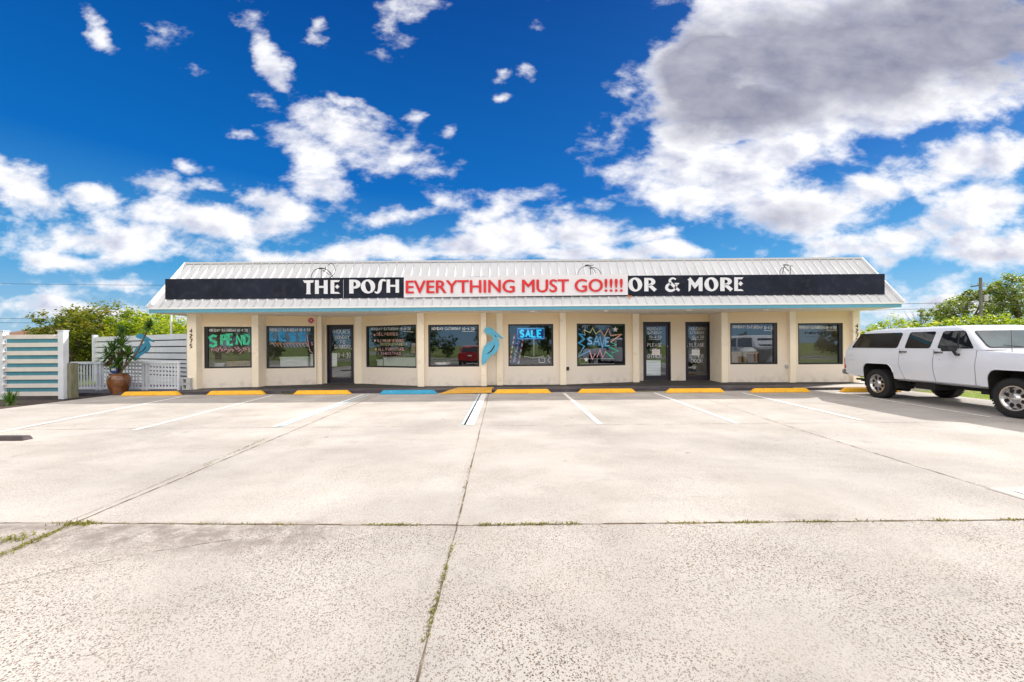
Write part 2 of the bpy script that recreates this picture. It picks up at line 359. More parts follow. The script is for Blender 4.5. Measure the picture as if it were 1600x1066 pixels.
M['seam'] = simple('panel_gap', (.05, .05, .06), rough=.8)
M['tyre'] = simple('tyre_rubber', (.016, .016, .017), rough=.85, var=.2, bump=.5, bscale=40)
M['chrome'] = simple('polished_alloy', (.62, .62, .64), rough=.18, metal=1.0, var=.08)
M['taillight'] = simple('tail_light_red', (.45, .01, .01), rough=.15, coat=.6)
M['under'] = simple('underbody', (.014, .013, .012), rough=.9)
M['redcar'] = simple('red_car_paint', (.42, .008, .012), rough=.25, coat=.8, var=.03)
M['asphalt'] = simple('asphalt', (.30, .29, .28), rough=.95, var=.12, scale=4, bump=.4)
M['polewood'] = woodmat('utility_pole_wood', (.10, .095, .085), (.20, .19, .17))
M['bikewire'] = simple('weathered_steel', (.06, .06, .065), rough=.6)
M['wire'] = simple('dark_wire', (.05, .05, .055), rough=.6)
M['brownroof'] = simple('brown_shingle', (.22, .115, .07), rough=.9, var=.2, scale=6)
M['greyroof'] = simple('grey_shingle', (.22, .21, .22), rough=.9, var=.15, scale=5)
M['housewall'] = simple('house_wall', (.6, .55, .48), rough=.9)
M['number'] = simple('black_number', (.02, .018, .018), rough=.5)
M['rustred'] = simple('sign_red', (.42, .03, .06), rough=.5)
M['neon'] = emis('neon_cyan', (.03, .62, 1.0), 1.25)
M['neonedge'] = emis('neon_border', (.10, .45, .95), .7)
M['navy'] = simple('navy_fabric', (.03, .07, .30), rough=.8)
M['stripe_red'] = simple('stripe_red', (.45, .03, .05), rough=.8)
for nm, c in dict(p_white=(.85, .87, .90), p_green=(.07, .62, .36), p_blue=(.05, .36, .72), p_pink=(.75, .42, .50), p_orange=(.75, .42, .25),
                  p_violet=(.42, .24, .42), p_yellow=(.60, .62, .30), p_sal=(.80, .46, .38), p_dark=(.01, .03, .05)).items():
    M[nm] = simple('window_'+nm, c, rough=.8, var=.2, scale=20)
    nt = M[nm].node_tree; bb = [n for n in nt.nodes if n.type == 'BSDF_PRINCIPLED'][0]
    tc = N(nt, 'ShaderNodeTexCoord'); nn_ = N(nt, 'ShaderNodeTexNoise'); nn_.inputs['Scale'].default_value = 26; nn_.inputs['Detail'].default_value = 4; nt.links.new(tc.outputs['Object'], nn_.inputs['Vector'])
    rr_ = ramp(nt, nn_.outputs[0], [(.30, (.5, .5, .5)), (.46, (1, 1, 1))]); nt.links.new(rr_.outputs[0], bb.inputs['Alpha'])

def grassmat():
    m = simple('lawn_ground', (.16, .22, .03), rough=1, var=.35, scale=3, bump=1, bscale=40, dirt=((.26, .22, .09), 1.2, .5, .7)); return m
M['grass'] = grassmat()
# ---------------------------------------------------------------- strokes (hand lettering)
FT = {
 'A':[[(0,1),(.5,0),(1,1)],[(.2,.62),(.8,.62)]], 'B':[[(0,0),(0,1),(.8,.85),(.75,.6),(0,.5),(.7,.35),(.65,.1),(0,0)]],
 'C':[[(.95,.15),(.5,0),(.05,.3),(.05,.7),(.5,1),(.95,.85)]], 'D':[[(0,0),(0,1),(.6,.95),(1,.55),(.7,.1),(0,0)]],
 'E':[[(.9,0),(0,0),(0,1),(.9,1)],[(0,.5),(.7,.5)]], 'F':[[(.9,0),(0,0),(0,1)],[(0,.5),(.7,.5)]],
 'G':[[(.95,.15),(.5,0),(.05,.3),(.05,.75),(.5,1),(.95,.8),(.95,.55),(.55,.55)]], 'H':[[(0,0),(0,1)],[(1,0),(1,1)],[(0,.5),(1,.5)]],
 'I':[[(.5,0),(.5,1)]], 'J':[[(.8,0),(.8,.8),(.4,1),(.05,.8)]], 'K':[[(0,0),(0,1)],[(.9,0),(0,.55),(.95,1)]], 'L':[[(0,0),(0,1),(.9,1)]],
 'M':[[(0,1),(.1,0),(.5,.7),(.9,0),(1,1)]], 'N':[[(0,1),(0,0),(1,1),(1,0)]], 'O':[[(.5,0),(.08,.25),(.05,.7),(.5,1),(.95,.7),(.92,.25),(.5,0)]],
 'P':[[(0,1),(0,0),(.8,.08),(.85,.42),(0,.55)]], 'Q':[[(.5,0),(.05,.4),(.5,1),(.95,.5),(.5,0)],[(.6,.7),(1,1)]],
 'R':[[(0,1),(0,0),(.8,.08),(.8,.42),(0,.5),(.95,1)]], 'S':[[(.92,.12),(.5,0),(.1,.2),(.3,.45),(.8,.6),(.85,.88),(.45,1),(.05,.88)]],
 'T':[[(0,0),(1,0)],[(.5,0),(.5,1)]], 'U':[[(0,0),(.05,.75),(.5,1),(.95,.75),(1,0)]], 'V':[[(0,0),(.5,1),(1,0)]], 'W':[[(0,0),(.25,1),(.5,.35),(.75,1),(1,0)]],
 'X':[[(0,0),(1,1)],[(1,0),(0,1)]], 'Y':[[(0,0),(.5,.5),(1,0)],[(.5,.5),(.45,1)]], 'Z':[[(0,0),(1,0),(0,1),(1,1)]],
 '0':[[(.5,0),(.1,.3),(.1,.7),(.5,1),(.9,.7),(.9,.3),(.5,0)]], '1':[[(.3,.15),(.55,0),(.55,1)]], '2':[[(.05,.2),(.5,0),(.9,.25),(0,1),(.95,1)]],
 '3':[[(.1,.05),(.85,.05),(.4,.42),(.9,.7),(.5,1),(.05,.88)]], '4':[[(.7,1),(.7,0),(0,.65),(1,.65)]], '5':[[(.9,0),(.15,0),(.1,.42),(.8,.5),(.8,.85),(.1,1)]],
 '7':[[(0,0),(.95,0),(.35,1)]], '-':[[(.1,.5),(.9,.5)]], ':':[[(.5,.25),(.5,.35)],[(.5,.7),(.5,.8)]], '.':[[(.5,.9),(.5,1)]], "'":[[(.5,0),(.45,.2)]], ' ':[],
}
def ribbon(mb, pts, w, n, close=False):
    """flat ribbon along 3D points lying in a plane with normal n, width w"""
    pts = [Vector(p) for p in pts]; k = len(pts)
    L_, R_ = [], []
    for i in range(k):
        a = pts[max(i-1, 0)] if not close else pts[(i-1) % k]; b = pts[min(i+1, k-1)] if not close else pts[(i+1) % k]
        t = b-a
        if t.length < 1e-6: t = Vector((1, 0, 0))
        t.normalize(); s = t.cross(n).normalized()
        d1 = (pts[i]-a); sc = 1.0
        if 0 < i < k-1 or close:
            d1.normalize(); c = abs(d1.dot(t)); sc = min(1.7, 1/max(c, .3))
        ww = w[i] if isinstance(w, list) else w
        L_.append(pts[i]+s*ww*.5*sc); R_.append(pts[i]-s*ww*.5*sc)
    base = len(mb.v); mb.v += [tuple(p) for p in L_+R_]
    m = k if close else k-1
    for i in range(m):
        j = (i+1) % k; mb.f.append((base+i, base+j, base+k+j, base+k+i))
def write_px(mb, pl, text, x0, y0, cw, ch, gap, w, off=.006, jit=.08, slope=0.0):
    """hand lettering placed on wall plane pl; coordinates surveyed in photo pixels"""
    x = x0
    for c in text:
        if c == ' ': x += cw*.55; continue
        c2 = cw*(.45 if c in 'I1:.\'' else .8 if c == '-' else 1.0)
        for st in FT.get(c, []):
            pts = []
            for (a, b) in st:
                aa = a + R.uniform(-jit, jit); bb = b + R.uniform(-jit, jit)*.7
                pts.append(pl.hit(x+aa*c2, y0+bb*ch+slope*(x-x0), off))
            ribbon(mb, pts, w, pl.n)
        x += c2+gap
    return x
def line_px(mb, pl, pts, w, off=.006, close=False):
    ribbon(mb, [pl.hit(a, b, off) for a, b in pts], w, pl.n, close)
def flat_px(mb, pl, pts, off=.006, th=.002):
    mb.poly([pl.hit(a, b, off) for a, b in pts], -pl.n*th)

# ---------------------------------------------------------------- ground
ms = MB(); S = 1500
ms.add([(-S, -S, -.06), (S, -S, -.06), (S, S, -.06), (-S, S, -.06)], [(0, 1, 2, 3)])
struct(ms.build('ground', M['grass']))
lot = MB(); LX0, LX1, LY0, LY1 = -12.85, 12.35, -9.0, 13.3
lot.box(LX0, LX1, LY0, LY1, -.25, 0)
struct(lot.build('parking_lot', M['concrete']))
rd = MB().box(-200, 200, -22.5, -15.5, -.3, -.02); struct(rd.build('road', M['asphalt']))
rl = MB().box(-200, 200, -19.1, -19.0, -.02, -.015); struct(rl.build('road_line', M['yellow']))
pth = MB().box(-200, 200, -12.6, -11.2, -.3, -.015); struct(pth.build('roadside_pavement', M['walkbare']))
dv = MB().box(-4, 4, -15.5, -9.0, -.3, -.03); struct(dv.build('driveway', M['asphalt']))
mul = MB().box(-19, -12.86, 9.0, 16.0, -.3, -.02); struct(mul.build('mulch_bed', M['mulch']))

# joints: thin dirt filled lines, slightly wandering, lying on the slab
def wander(a, b, w, amp, step=.09, seed=0, z=.004):
    rr = random.Random(seed); a = Vector(a); b = Vector(b); n = max(2, int((b-a).length/step)); d = (b-a).normalized(); s = Vector((-d.y, d.x, 0))
    o = 0; pts = []; ws = []
    for i in range(n+1):
        o = o*.85 + rr.uniform(-amp, amp); p = a.lerp(b, i/n) + s*o; pts.append((p.x, p.y, z)); ws.append(w*rr.uniform(.45, 1.35))
    mb = MB(); ribbon(mb, pts, ws, Vector((0, 0, 1))); return mb
jt = MB()
def addj(a, b, w, amp, seed):
    m = wander(a, b, w, amp, seed=seed); jt.add(m.v, m.f)
addj((LX0, 3.56, 0), (-3.78, 3.53, 0), .012, .003, 1); addj((-3.8, 3.52, 0), (-.47, 3.42, 0), .014, .003, 2)
addj((-.47, 3.42, 0), (5.0, 3.45, 0), .015, .003, 3); addj((5, 3.45, 0), (LX1, 3.5, 0), .012, .003, 4)
addj((-.40, .2, 0), (-.47, 3.42, 0), .008, .002, 5); addj((-.47, 3.42, 0), (-.74, 13.1, 0), .013, .003, 6)
addj((-3.7, .2, 0), (-3.78, 3.53, 0), .014, .004, 7); addj((-3.78, 3.53, 0), (-4.18, 13.0, 0), .018, .004, 8)
struct(jt.build('slab_joint', M['joint']))
jt = MB()
addj((LX0, 7.62, 0), (LX1, 7.72, 0), .013, .004, 9); addj((4.88, 4.5, 0), (5.0, 7.6, 0), .016, .003, 10); addj((5.0, 7.6, 0), (5.4, 12.6, 0), .014, .003, 12)
addj((-3.86, 3.53, 0), (-4.05, 6.6, 0), .008, .004, 13)
addj((4.88, 4.5, 0), (4.85, 3.45, 0), .008, .002, 14)
addj((-9.0, 3.53, 0), (-9.6, 13.0, 0), .010, .004, 15)
addj((9.3, 3.53, 0), (9.7, 8.0, 0), .012, .004, 16)
for i, (a, b) in enumerate([((-5.6, 7.6), (-8.5, 9.4)), ((-2.2, 3.2), (-2.8, 2.95)), ((-2.8, 2.95), (-3.3, 2.6)), ((-8.9, 4.1), (-7.2, 7.6)), ((9.0, 9.2), (6.5, 8.2)), ((6.5, 8.2), (5.2, 8.0)), ((1.35, 3.44), (1.6, 3.36))]):
    addj((*a, 0), (*b, 0), .007, .01, 20+i)
struct(jt.build('slab_crack', M['crack']))

# parking lines (4 mm sheets)
def line_strip(name, pts, mat, z=.006):
    mb = MB(); mb.add([(x, y, z) for x, y in pts], [(0, 1, 2, 3)]); return struct(mb.build(name, mat))
def pl_(px0, py0, px1, py1, w, mat, name='parking_line'):
    a = G(px0, py0); b = G(px1, py1); d = (b-a).normalized(); s = Vector((-d.y, d.x, 0))*w*.5
    return line_strip(name, [tuple((a+s).xy), tuple((a-s).xy), tuple((b-s).xy), tuple((b+s).xy)], mat)
pl_(-60, 687, 285, 620, .10, M['whiteline']); pl_(208, 673, 428, 617.5, .10, M['whitefaint'])
pl_(428, 667, 568, 616.5, .10, M['whiteline']); pl_(438, 667, 577, 616.5, .09, M['blueline'], 'blue_parking_line')
pl_(733, 664, 756, 615.5, .20, M['whiteline']); pl_(724, 664, 750, 615.5, .09, M['blueline'], 'blue_parking_line')
pl_(938, 663.5, 881, 614.5, .10, M['whiteline']); pl_(1152, 662, 1022, 614, .10, M['whiteline'])
pl_(1347, 657, 1160, 614, .10, M['whiteline']); pl_(1547, 652, 1305, 613, .10, M['whitefaint'])
# patched slab and paint spot at the right edge
mb = MB(); c = [G(1540, 763), G(1700, 757), G(1760, 790), G(1615, 786)]
mb.add([(p.x, p.y, .004) for p in c], [(0, 1, 2, 3)]); struct(mb.build('slab_patch', M['walkbare']))
mb = MB(); c = [G(1583, 768), G(1650, 764), G(1660, 778), G(1606, 775)]
mb.add([(p.x, p.y, .009) for p in c], [(0, 1, 2, 3)]); struct(mb.build('paint_mark', M['whiteline']))

# walk in front of the shop
WZ = .09
mb = MB(); mb.box(-16.5, 9.0, 13.10, 19, -.2, WZ); 
struct(mb.build('walkway', M['walk'], bevel=.01))
mb = MB(); mb.add([(9.0, 13.1, -.2), (13.4, 13.1, -.2), (13.4, 19, -.2), (9.0, 19, -.2), (9.0, 13.1, WZ), (13.4, 13.1, WZ), (13.4, 19, WZ), (9.0, 19, WZ)],
                  [(3,2,1,0),(4,5,6,7),(0,1,5,4),(1,2,6,5),(2,3,7,6),(3,0,4,7)])
struct(mb.build('walkway', M['walkbare'], bevel=.01))
# dark sheet over the inner part of the right hand walk (cut on a diagonal)
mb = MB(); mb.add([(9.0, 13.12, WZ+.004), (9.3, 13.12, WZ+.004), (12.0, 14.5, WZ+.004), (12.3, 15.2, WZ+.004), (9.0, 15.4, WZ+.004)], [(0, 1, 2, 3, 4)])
struct(mb.build('walkway_overlay', M['walk']))
mb = MB(); mb.add([(9.0, 13.098, -.1), (12.3, 13.098, -.1), (12.3, 13.098, WZ-.02), (9.0, 13.098, WZ-.01)], [(0, 1, 2, 3)]); struct(mb.build('walkway_edge_paint', M['walk']))

# wheel stops
def stop(xc, y, mat, label, rot=0.0, L_=1.83, h=.125):
    mb = MB(); hl = L_/2; 
    v = [(-hl, 0, 0), (hl, 0, 0), (hl, .16, 0), (-hl, .16, 0), (-hl+.13, .03, h), (hl-.13, .03, h), (hl-.13, .13, h), (-hl+.13, .13, h)]
    mb.hexa(v); o = mb.build('wheel_stop', mat, bevel=.012); o.location = (xc, y, 0.002); o.rotation_euler = (0, 0, rot)
    return tag(o, label, 'wheel stop', 'wheel stops along the walk')
stop(-11.45, 12.92, M['yellow'], 'yellow wheel stop in front of the brown planter, leftmost of the row', .03)
stop(-8.77, 12.95, M['yellow'], 'yellow wheel stop below the window painted SPEND', .02)
stop(-6.0, 12.88, M['yellow'], 'yellow wheel stop below the window painted LESS and the left door')
stop(-3.26, 12.78, M['bluepaint'], 'blue wheel stop, the only blue one in the row')
stop(.32, 12.76, M['yellow'], 'yellow wheel stop directly right of the yellow ramp')
stop(2.95, 12.72, M['yellow'], 'yellow wheel stop below the window painted SAVE')
stop(5.66, 12.62, M['yellow'], 'yellow wheel stop in front of the two right doors')
stop(8.22, 12.50, M['yellow'], 'yellow wheel stop below the window with pine cabinets')
stop(10.95, 12.45, M['yellow'], 'yellow wheel stop half hidden behind the rear wheel of the white truck')
b = MB(); hl = 1.2
b.hexa([(-hl, 0, 0), (hl, 0, 0), (hl, .16, 0), (-hl, .16, 0), (-hl+.03, .02, .065), (hl-.03, .02, .065), (hl-.03, .14, .065), (-hl+.03, .14, .065)])
o = b.build('kerb_block', M['brownstop'], bevel=.01); g = G(38, 688.5); o.location = (g.x-1.2, g.y, 0); o.rotation_euler = (0, 0, -.02)
tag(o, 'dark brown kerb block lying on the lot at the left edge', 'kerb block')
# kerb ramp
rp = MB(); y0, y1 = 12.78, 13.9
a0 = XD(684, y0); a1 = XD(767, y0); 
if 0: rp.add([(a0, y0, .006), (a1, y0, .02), (a1, y1, WZ+.012), (a0+.75, y1, WZ+.012), (a0+.55, 13.1, WZ+.004), (a1, y0, 0), (a0, y0, 0), (a1, y1, 0), (a0+.55, 13.1, 0)],
       [(0, 1, 2, 3, 4), (0, 6, 5, 1), (1, 5, 7, 2), (0, 4, 8, 6)])
Z1 = WZ+.012
rp.add([(a0, y0, .006), (a1, y0, .03), (a1, 13.09, Z1), (a0+.33, 13.09, Z1), (a0+.5, 13.75, Z1+.004), (a1+.05, 13.75, Z1+.004), (a1, y0, 0), (a1, 13.09, 0)], [(0, 1, 2, 3), (3, 2, 5, 4), (1, 6, 7, 2)])
o = rp.build('kerb_ramp', M['rampyellow']); tag(o, 'yellow painted wedge ramp up to the walk between blue and yellow stops', 'ramp')

# ---------------------------------------------------------------- shop building
BL = 'long low cream shop building with white ribbed metal mansard roof and teal fascia'
shop = empty('shop_building', (0, 15, 0), BL, 'building')
SOF = 2.65
PAN = {}
def plane_px(p0, d0, p1, d1): return Plane(XD(p0, d0), d0, XD(p1, d1), d1)
spec = {'p1': (311, 14.15, 395, 14.58), 'p2': (402, 14.88, 494, 15.38), 'dA': (500, 15.75, 557, 15.75), 'p3': (563, 15.6, 654, 14.5), 'p4': (660, 14.35, 753, 14.35),
        'nt': (758, 14.58, 778, 14.58), 'p5': (784, 14.62, 877, 14.62), 'p6': (883, 14.62, 991, 15.42), 'dB': (996, 15.85, 1131, 15.85), 'p7': (1136, 15.02, 1236, 14.86), 'p8': (1243, 14.84, 1335, 14.76)}
opens = {'p1': [(318.8, 393.4, 510.6, 575.3)], 'p2': [(414, 491.4, 509.6, 575.4)], 'dA': [(510.5, 552.6, 507.5, 599)], 'p3': [(571.5, 650.4, 508.5, 574.5)],
         'p4': [(669, 748.6, 507.4, 573.2)], 'p5': [(794.2, 864.7, 506.5, 572.3)], 'p6': [(901.4, 977.3, 506, 571.7)], 'dB': [(1005, 1048, 503, 593.6), (1071, 1113.7, 503, 593.8)],
         'p7': [(1141, 1215, 504.7, 569.4)], 'p8': [(1247, 1317.5, 505, 569.4)]}
wall = MB(); WIN = {}
T = .16
for k, s in spec.items():
    pl = plane_px(*s); PAN[k] = pl
    us = 0.0
    if k not in opens: wall.slab(pl, 0, pl.L, WZ, SOF, -T, 0); continue
    for (x0, x1, yt, yb) in opens[k]:
        u0, u1 = pl.u(x0), pl.u(x1); cx = (x0+x1)/2
        zt = pl.hit(cx, yt).z; zb = pl.hit(cx, yb).z
        door = k.startswith('d')
        if door: zb = WZ
        wall.slab(pl, us, u0, WZ, SOF, -T, 0); us = u1
        wall.slab(pl, u0, u1, zt, SOF, -T, 0)
        if not door: wall.slab(pl, u0, u1, WZ, zb, -T, 0)
        WIN[(k, x0)] = (pl, u0, u1, zb, zt, door)
    wall.slab(pl, us, pl.L, WZ, SOF, -T, 0)
# sides, back and roof slab of the building
XL, XR, YB = XD(292, 13.9), XD(1344, 14.6), 24.0
wall.box(XL, XL+.2, 14.3, YB, WZ, 2.66); wall.box(XR-.2, XR, 15.0, YB, WZ, 2.66); wall.box(XL+.2, XR-.2, YB-.2, YB, WZ, 4.2)
wall.build('wall', M['stucco'], shop)
pil = [(292, 306.6, 13.9), (393, 403.5, 14.5), (492, 502.5, 15.45), (554, 565, 15.55), (652, 662.4, 14.2), (751.5, 760, 14.22), (776, 785.5, 14.5),
       (875, 884.6, 14.5), (989.3, 999, 15.28), (1127.5, 1137.6, 14.92), (1234.5, 1244, 14.72), (1333, 1344, 14.62)]
for (a, b_, D) in pil:
    dp = .65 if a != 1127.5 else .9
    MB().box(XD(a, D), XD(b_, D), D, D+dp, WZ-.01, SOF).build('pilaster', M['pilaster'], shop, bevel=.008)
# mansard roof
EY, RY = 13.35, 14.9; RX0, RX1 = -11.8, 12.68; EZ, RZ = 2.81, 4.57
rf = MB(); th = .03
rf.add([(RX0, EY, EZ), (RX1, EY, EZ), (RX1, RY, RZ), (RX0, RY, RZ), (RX0, EY, EZ-.04), (RX1, EY, EZ-.04), (RX1, RY, RZ-.05), (RX0, RY, RZ-.05)],
       [(0, 1, 2, 3), (7, 6, 5, 4), (0, 4, 5, 1), (2, 6, 7, 3), (0, 3, 7, 4), (1, 5, 6, 2)])
sl = Vector((0, RY-EY, RZ-EZ)).normalized(); nn = Vector((0, -sl.z, sl.y))
nr = int((RX1-RX0)/.3055)
for i in range(nr+1):
    x = RX0 + (RX1-RX0)*i/nr; x = min(max(x, RX0+.016), RX1-.016)
    a = Vector((x, EY, EZ)); b_ = Vector((x, RY, RZ)) - sl*.05
    v = []
    for p in (a, b_):
        v += [p+Vector((-.026, 0, 0))-nn*.005, p+Vector((.026, 0, 0))-nn*.005, p+Vector((.008, 0, 0))+nn*.036, p+Vector((-.008, 0, 0))+nn*.036]
    rf.add(v, [(0, 1, 2, 3), (7, 6, 5, 4), (0, 4, 5, 1), (1, 5, 6, 2), (2, 6, 7, 3), (3, 7, 4, 0)])
roof = rf.build('roof', M['roof'], shop)
MB().box(RX0-.03, RX1+.03, RY-.07, RY+.12, RZ-.03, RZ+.035).build('ridge_cap', M['roof'], roof)
for x in (RX0-.03, RX1):        # rake trims
    rk = MB(); a = Vector((x, EY-.02, EZ-.05)); b_ = Vector((x, RY+.02, RZ-.05)); w = Vector((.03, 0, 0)); h = nn*.13
    rk.hexa([a, a+w, b_+w, b_, a+h, a+w+h, b_+w+h, b_+h]); rk.build('rake_trim', M['trim'], roof)
gb = MB()                        # gable infill triangles and the flat roof behind
for x0, x1 in ((RX0+.05, RX0+.12), (RX1-.12, RX1-.05)):
    pts = [(x0, EY+.1, 2.66), (x0, 16.6, 2.66), (x0, 16.6, RZ-.08), (x0, RY, RZ-.08)]
    gb.poly([Vector(p) for p in pts], Vector((x1-x0, 0, 0)))
gb.box(RX0+.13, RX1-.13, RY+.0, YB, 4.2, 4.3)
gb.build('parapet', M['trim'], shop)
MB().box(RX0, RX1, EY-.03, EY, SOF, 2.755).build('fascia', M['teal'], shop)
gt = MB().box(RX0-.02, RX1+.02, EY-.055, EY, 2.757, 2.815); gt.build('gutter', M['trim'], shop, bevel=.008)
MB().box(RX0+.02, RX1-.02, EY, 16.7, SOF+.001, SOF+.05).build('soffit', M['soffit'], shop)
for px in (832, 947, 1077, 1197):
    x = XD(px, 13.8); MB().lathe([(0, -.035), (.075, -.035), (.09, 0)], (x, 13.8, SOF+.001), 16).build('downlight', M['white'], shop)
# frames, panes, doors
WOBJ = {}
for (k, x0), (pl, u0, u1, zb, zt, door) in WIN.items():
    fr = MB()
    if not door:
        w = .055; o0, o1 = -.11, -.03
        fr.slab(pl, u0, u1, zb, zb+w, o0, o1).slab(pl, u0, u1, zt-w, zt, o0, o1).slab(pl, u0, u0+w*(1.9 if k in ('p1', 'p2') else 1), zb+w, zt-w, o0, o1).slab(pl, u1-w*(2.2 if k in ('p7', 'p8') else 1), u1, zb+w, zt-w, o0, o1)
        f = fr.build('window', M['black'], shop)
        pm = MB(); pm.add([pl.at(u0+w, zb+w, -.075), pl.at(u1-w, zb+w, -.075), pl.at(u1-w, zt-w, -.075), pl.at(u0+w, zt-w, -.075)], [(0, 1, 2, 3)])
        pm.build('pane', M['glass'], f); WOBJ[(k, x0)] = f
    else:
        w = .115; o0, o1 = -.13, -.07
        fr.slab(pl, u0, u0+.05, zb, zt, -T, 0.004).slab(pl, u1-.05, u1, zb, zt, -T, .004).slab(pl, u0+.05, u1-.05, zt-.06, zt, -T, .004)   # jamb
        a0, a1, t1 = u0+.055, u1-.055, zt-.065
        fr.slab(pl, a0, a0+w*.75, zb+.02, t1, o0, o1).slab(pl, a1-w*.75, a1, zb+.02, t1, o0, o1).slab(pl, a0+w*.75, a1-w*.75, t1-w, t1, o0, o1).slab(pl, a0+w*.75, a1-w*.75, zb+.02, zb+.20, o0, o1)
        f = fr.build('door', M['doorframe'], shop)
        pm = MB(); pm.add([pl.at(a0+w*.75, zb+.2, -.1), pl.at(a1-w*.75, zb+.2, -.1), pl.at(a1-w*.75, t1-w, -.1), pl.at(a0+w*.75, t1-w, -.1)], [(0, 1, 2, 3)]); pm.build('pane', M['glass'], f)
        hx = a1-w*.4 if x0 < 1060 else a0+w*.4
        hm = MB(); hm.slab(pl, hx-.035, hx+.035, 1.0, 1.3, o1, o1+.03); hm.build('handle', M['blackplastic'], f, bevel=.006)
        hm = MB(); c = pl.at(hx, 1.42, o1+.012); hm.lathe([(0, -.012), (.018, -.012), (.02, .01)], c, 12, 'y'); hm.build('lock', M['chrome'], f)
        th_ = MB(); th_.slab(pl, u0, u1, zb-.02, zb+.015, -T, .03); th_.build('threshold', M['chrome'], f)
        WOBJ[(k, x0)] = f
# interior: floor, back wall, ceiling
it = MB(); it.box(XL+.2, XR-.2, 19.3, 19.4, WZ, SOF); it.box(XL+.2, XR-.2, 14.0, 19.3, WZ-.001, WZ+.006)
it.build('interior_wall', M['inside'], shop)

# house numbers, alarm disc, outlets
nm = MB()
for i, c in enumerate('4275'):
    pl = Plane(XL, 13.895, XL+1, 13.895); write_px(nm, pl, c, 296.6, 514.2+i*7.9, 4.0, 5.9, 1, .028, .004, 0)
nm.build('house_number', M['number'], shop)
nm = MB()
for i, c in enumerate('4275'):
    pl = Plane(0, 14.615, 1, 14.615); write_px(nm, pl, c, 1337.0, 506.6+i*7.5, 4.0, 5.6, 1, .028, .004, 0)
nm.build('house_number', M['number'], shop)
pl = PAN['p2']
al = empty('wall_plaque', pl.hit(486.3, 500.9), 'round white and red diamond plaque above the left door pilaster', 'plaque')
def disc(pl, px, py, r, off0, off1, k=20):
    c = pl.hit(px, py, 0); mb = MB(); pts = [c + pl.d*math.cos(2*PI*i/k)*r + Vector((0, 0, 1))*math.sin(2*PI*i/k)*r + pl.n*off0 for i in range(k)]
    mb.poly(pts, pl.n*(off1-off0)); return mb
disc(pl, 486.3, 500.9, .125, .002, .012).build('disc', M['p_sal'], al)
disc(pl, 486.3, 500.9, .105, .012, .018, 4).build('diamond', M['rustred'], al)
disc(pl, 486.3, 500.9, .035, .018, .021, 10).build('emblem', M['p_pink'], al)
for (kk, px, py) in (('p7', 1228.3, 572.5), ('p6', 886.3, 576)):
    pl = PAN[kk]; mb = MB(); c = pl.u(px); z = pl.hit(px, py).z
    mb.slab(pl, c-.05, c+.05, z-.06, z+.06, 0, .05); mb.build('outlet_box', M['block'] if kk == 'p7' else M['blackplastic'], shop, bevel=.006)

# ---------------------------------------------------------------- hand painted windows
def lett(key, mb, mat): mb.build('lettering', mat, WOBJ[key])
def offp(k): return PAN[k]
OF = -.066
# w1 SPEND
K = ('p1', 318.8); pl = PAN['p1']
m = MB(); write_px(m, pl, 'MONDAY-SATURDAY 10-4:30', 326, 514, 2.0, 4.2, .85, .013, OF); lett(K, m, M['p_white'])
m = MB()
write_px(m, pl, 'S', 325, 524, 13, 17, 1, .085, OF, .03); write_px(m, pl, 'P', 345, 523.5, 7, 15, 1, .085, OF, .03); write_px(m, pl, 'E', 355, 522.5, 8, 16, 1, .085, OF, .03)
write_px(m, pl, 'N', 369, 523.5, 7.5, 15, 1, .085, OF, .03); write_px(m, pl, 'D', 380.5, 523, 9, 15, 1, .085, OF, .03); lett(K, m, M['p_green'])
m = MB()
for i in range(26):
    x = 328+i*2.45; y = 541+R.uniform(0, 5); line_px(m, pl, [(x, y), (x+R.uniform(2, 4), y+R.uniform(2, 4)), (x+R.uniform(-2, 3), y+R.uniform(4, 7))], .014, OF)
lett(K, m, M['p_pink'])
# w2 LESS
K = ('p2', 414.0) if ('p2', 414.0) in WOBJ else ('p2', 414); pl = PAN['p2']
m = MB(); write_px(m, pl, 'MONDAY-SATURDAY 10-4:30', 421, 513.5, 2.15, 4.2, .85, .014, OF); lett(K, m, M['p_white'])
m = MB()
for c, x, y, w_, h_ in (('L', 423, 519, 9, 12.5), ('E', 437.5, 520, 9, 12), ('S', 451.5, 521, 10, 11), ('S', 466, 520.5, 11, 11)): write_px(m, pl, c, x, y, w_, h_, 1, .11, OF, .03)
lett(K, m, M['p_blue'])
m = MB()
for i in range(11):
    x = 421+i*5.1; line_px(m, pl, [(x, 539), (x+2.5, 535.2), (x+6, 538), (x+8.5, 542.5)], .014, OF)
lett(K, m, M['p_orange'])
m = MB(); line_px(m, pl, [(479, 523), (480.5, 533), (482, 541), (484, 549), (488, 551.5)], .02, OF); line_px(m, pl, [(476, 532), (481, 541)], .014, OF); write_px(m, pl, 'S', 485.5, 535, 3, 4.5, 1, .02, OF); lett(K, m, M['p_pink'])
# door A
K = ('dA', 510.5); pl = PAN['dA']; OD = -.092
m = MB(); write_px(m, pl, 'HOURS', 520.5, 514.5, 4.0, 6.6, 1.1, .016, OD); write_px(m, pl, 'MONDAY', 522, 524.5, 3.1, 5, .8, .015, OD)
write_px(m, pl, 'TO', 529, 531.5, 4, 5.5, 1, .015, OD); write_px(m, pl, 'SATURDAY', 520.5, 539, 2.7, 6, .6, .015, OD); write_px(m, pl, '10-4:30', 524, 551.5, 3.1, 7.5, .8, .015, OD); lett(K, m, M['p_white'])
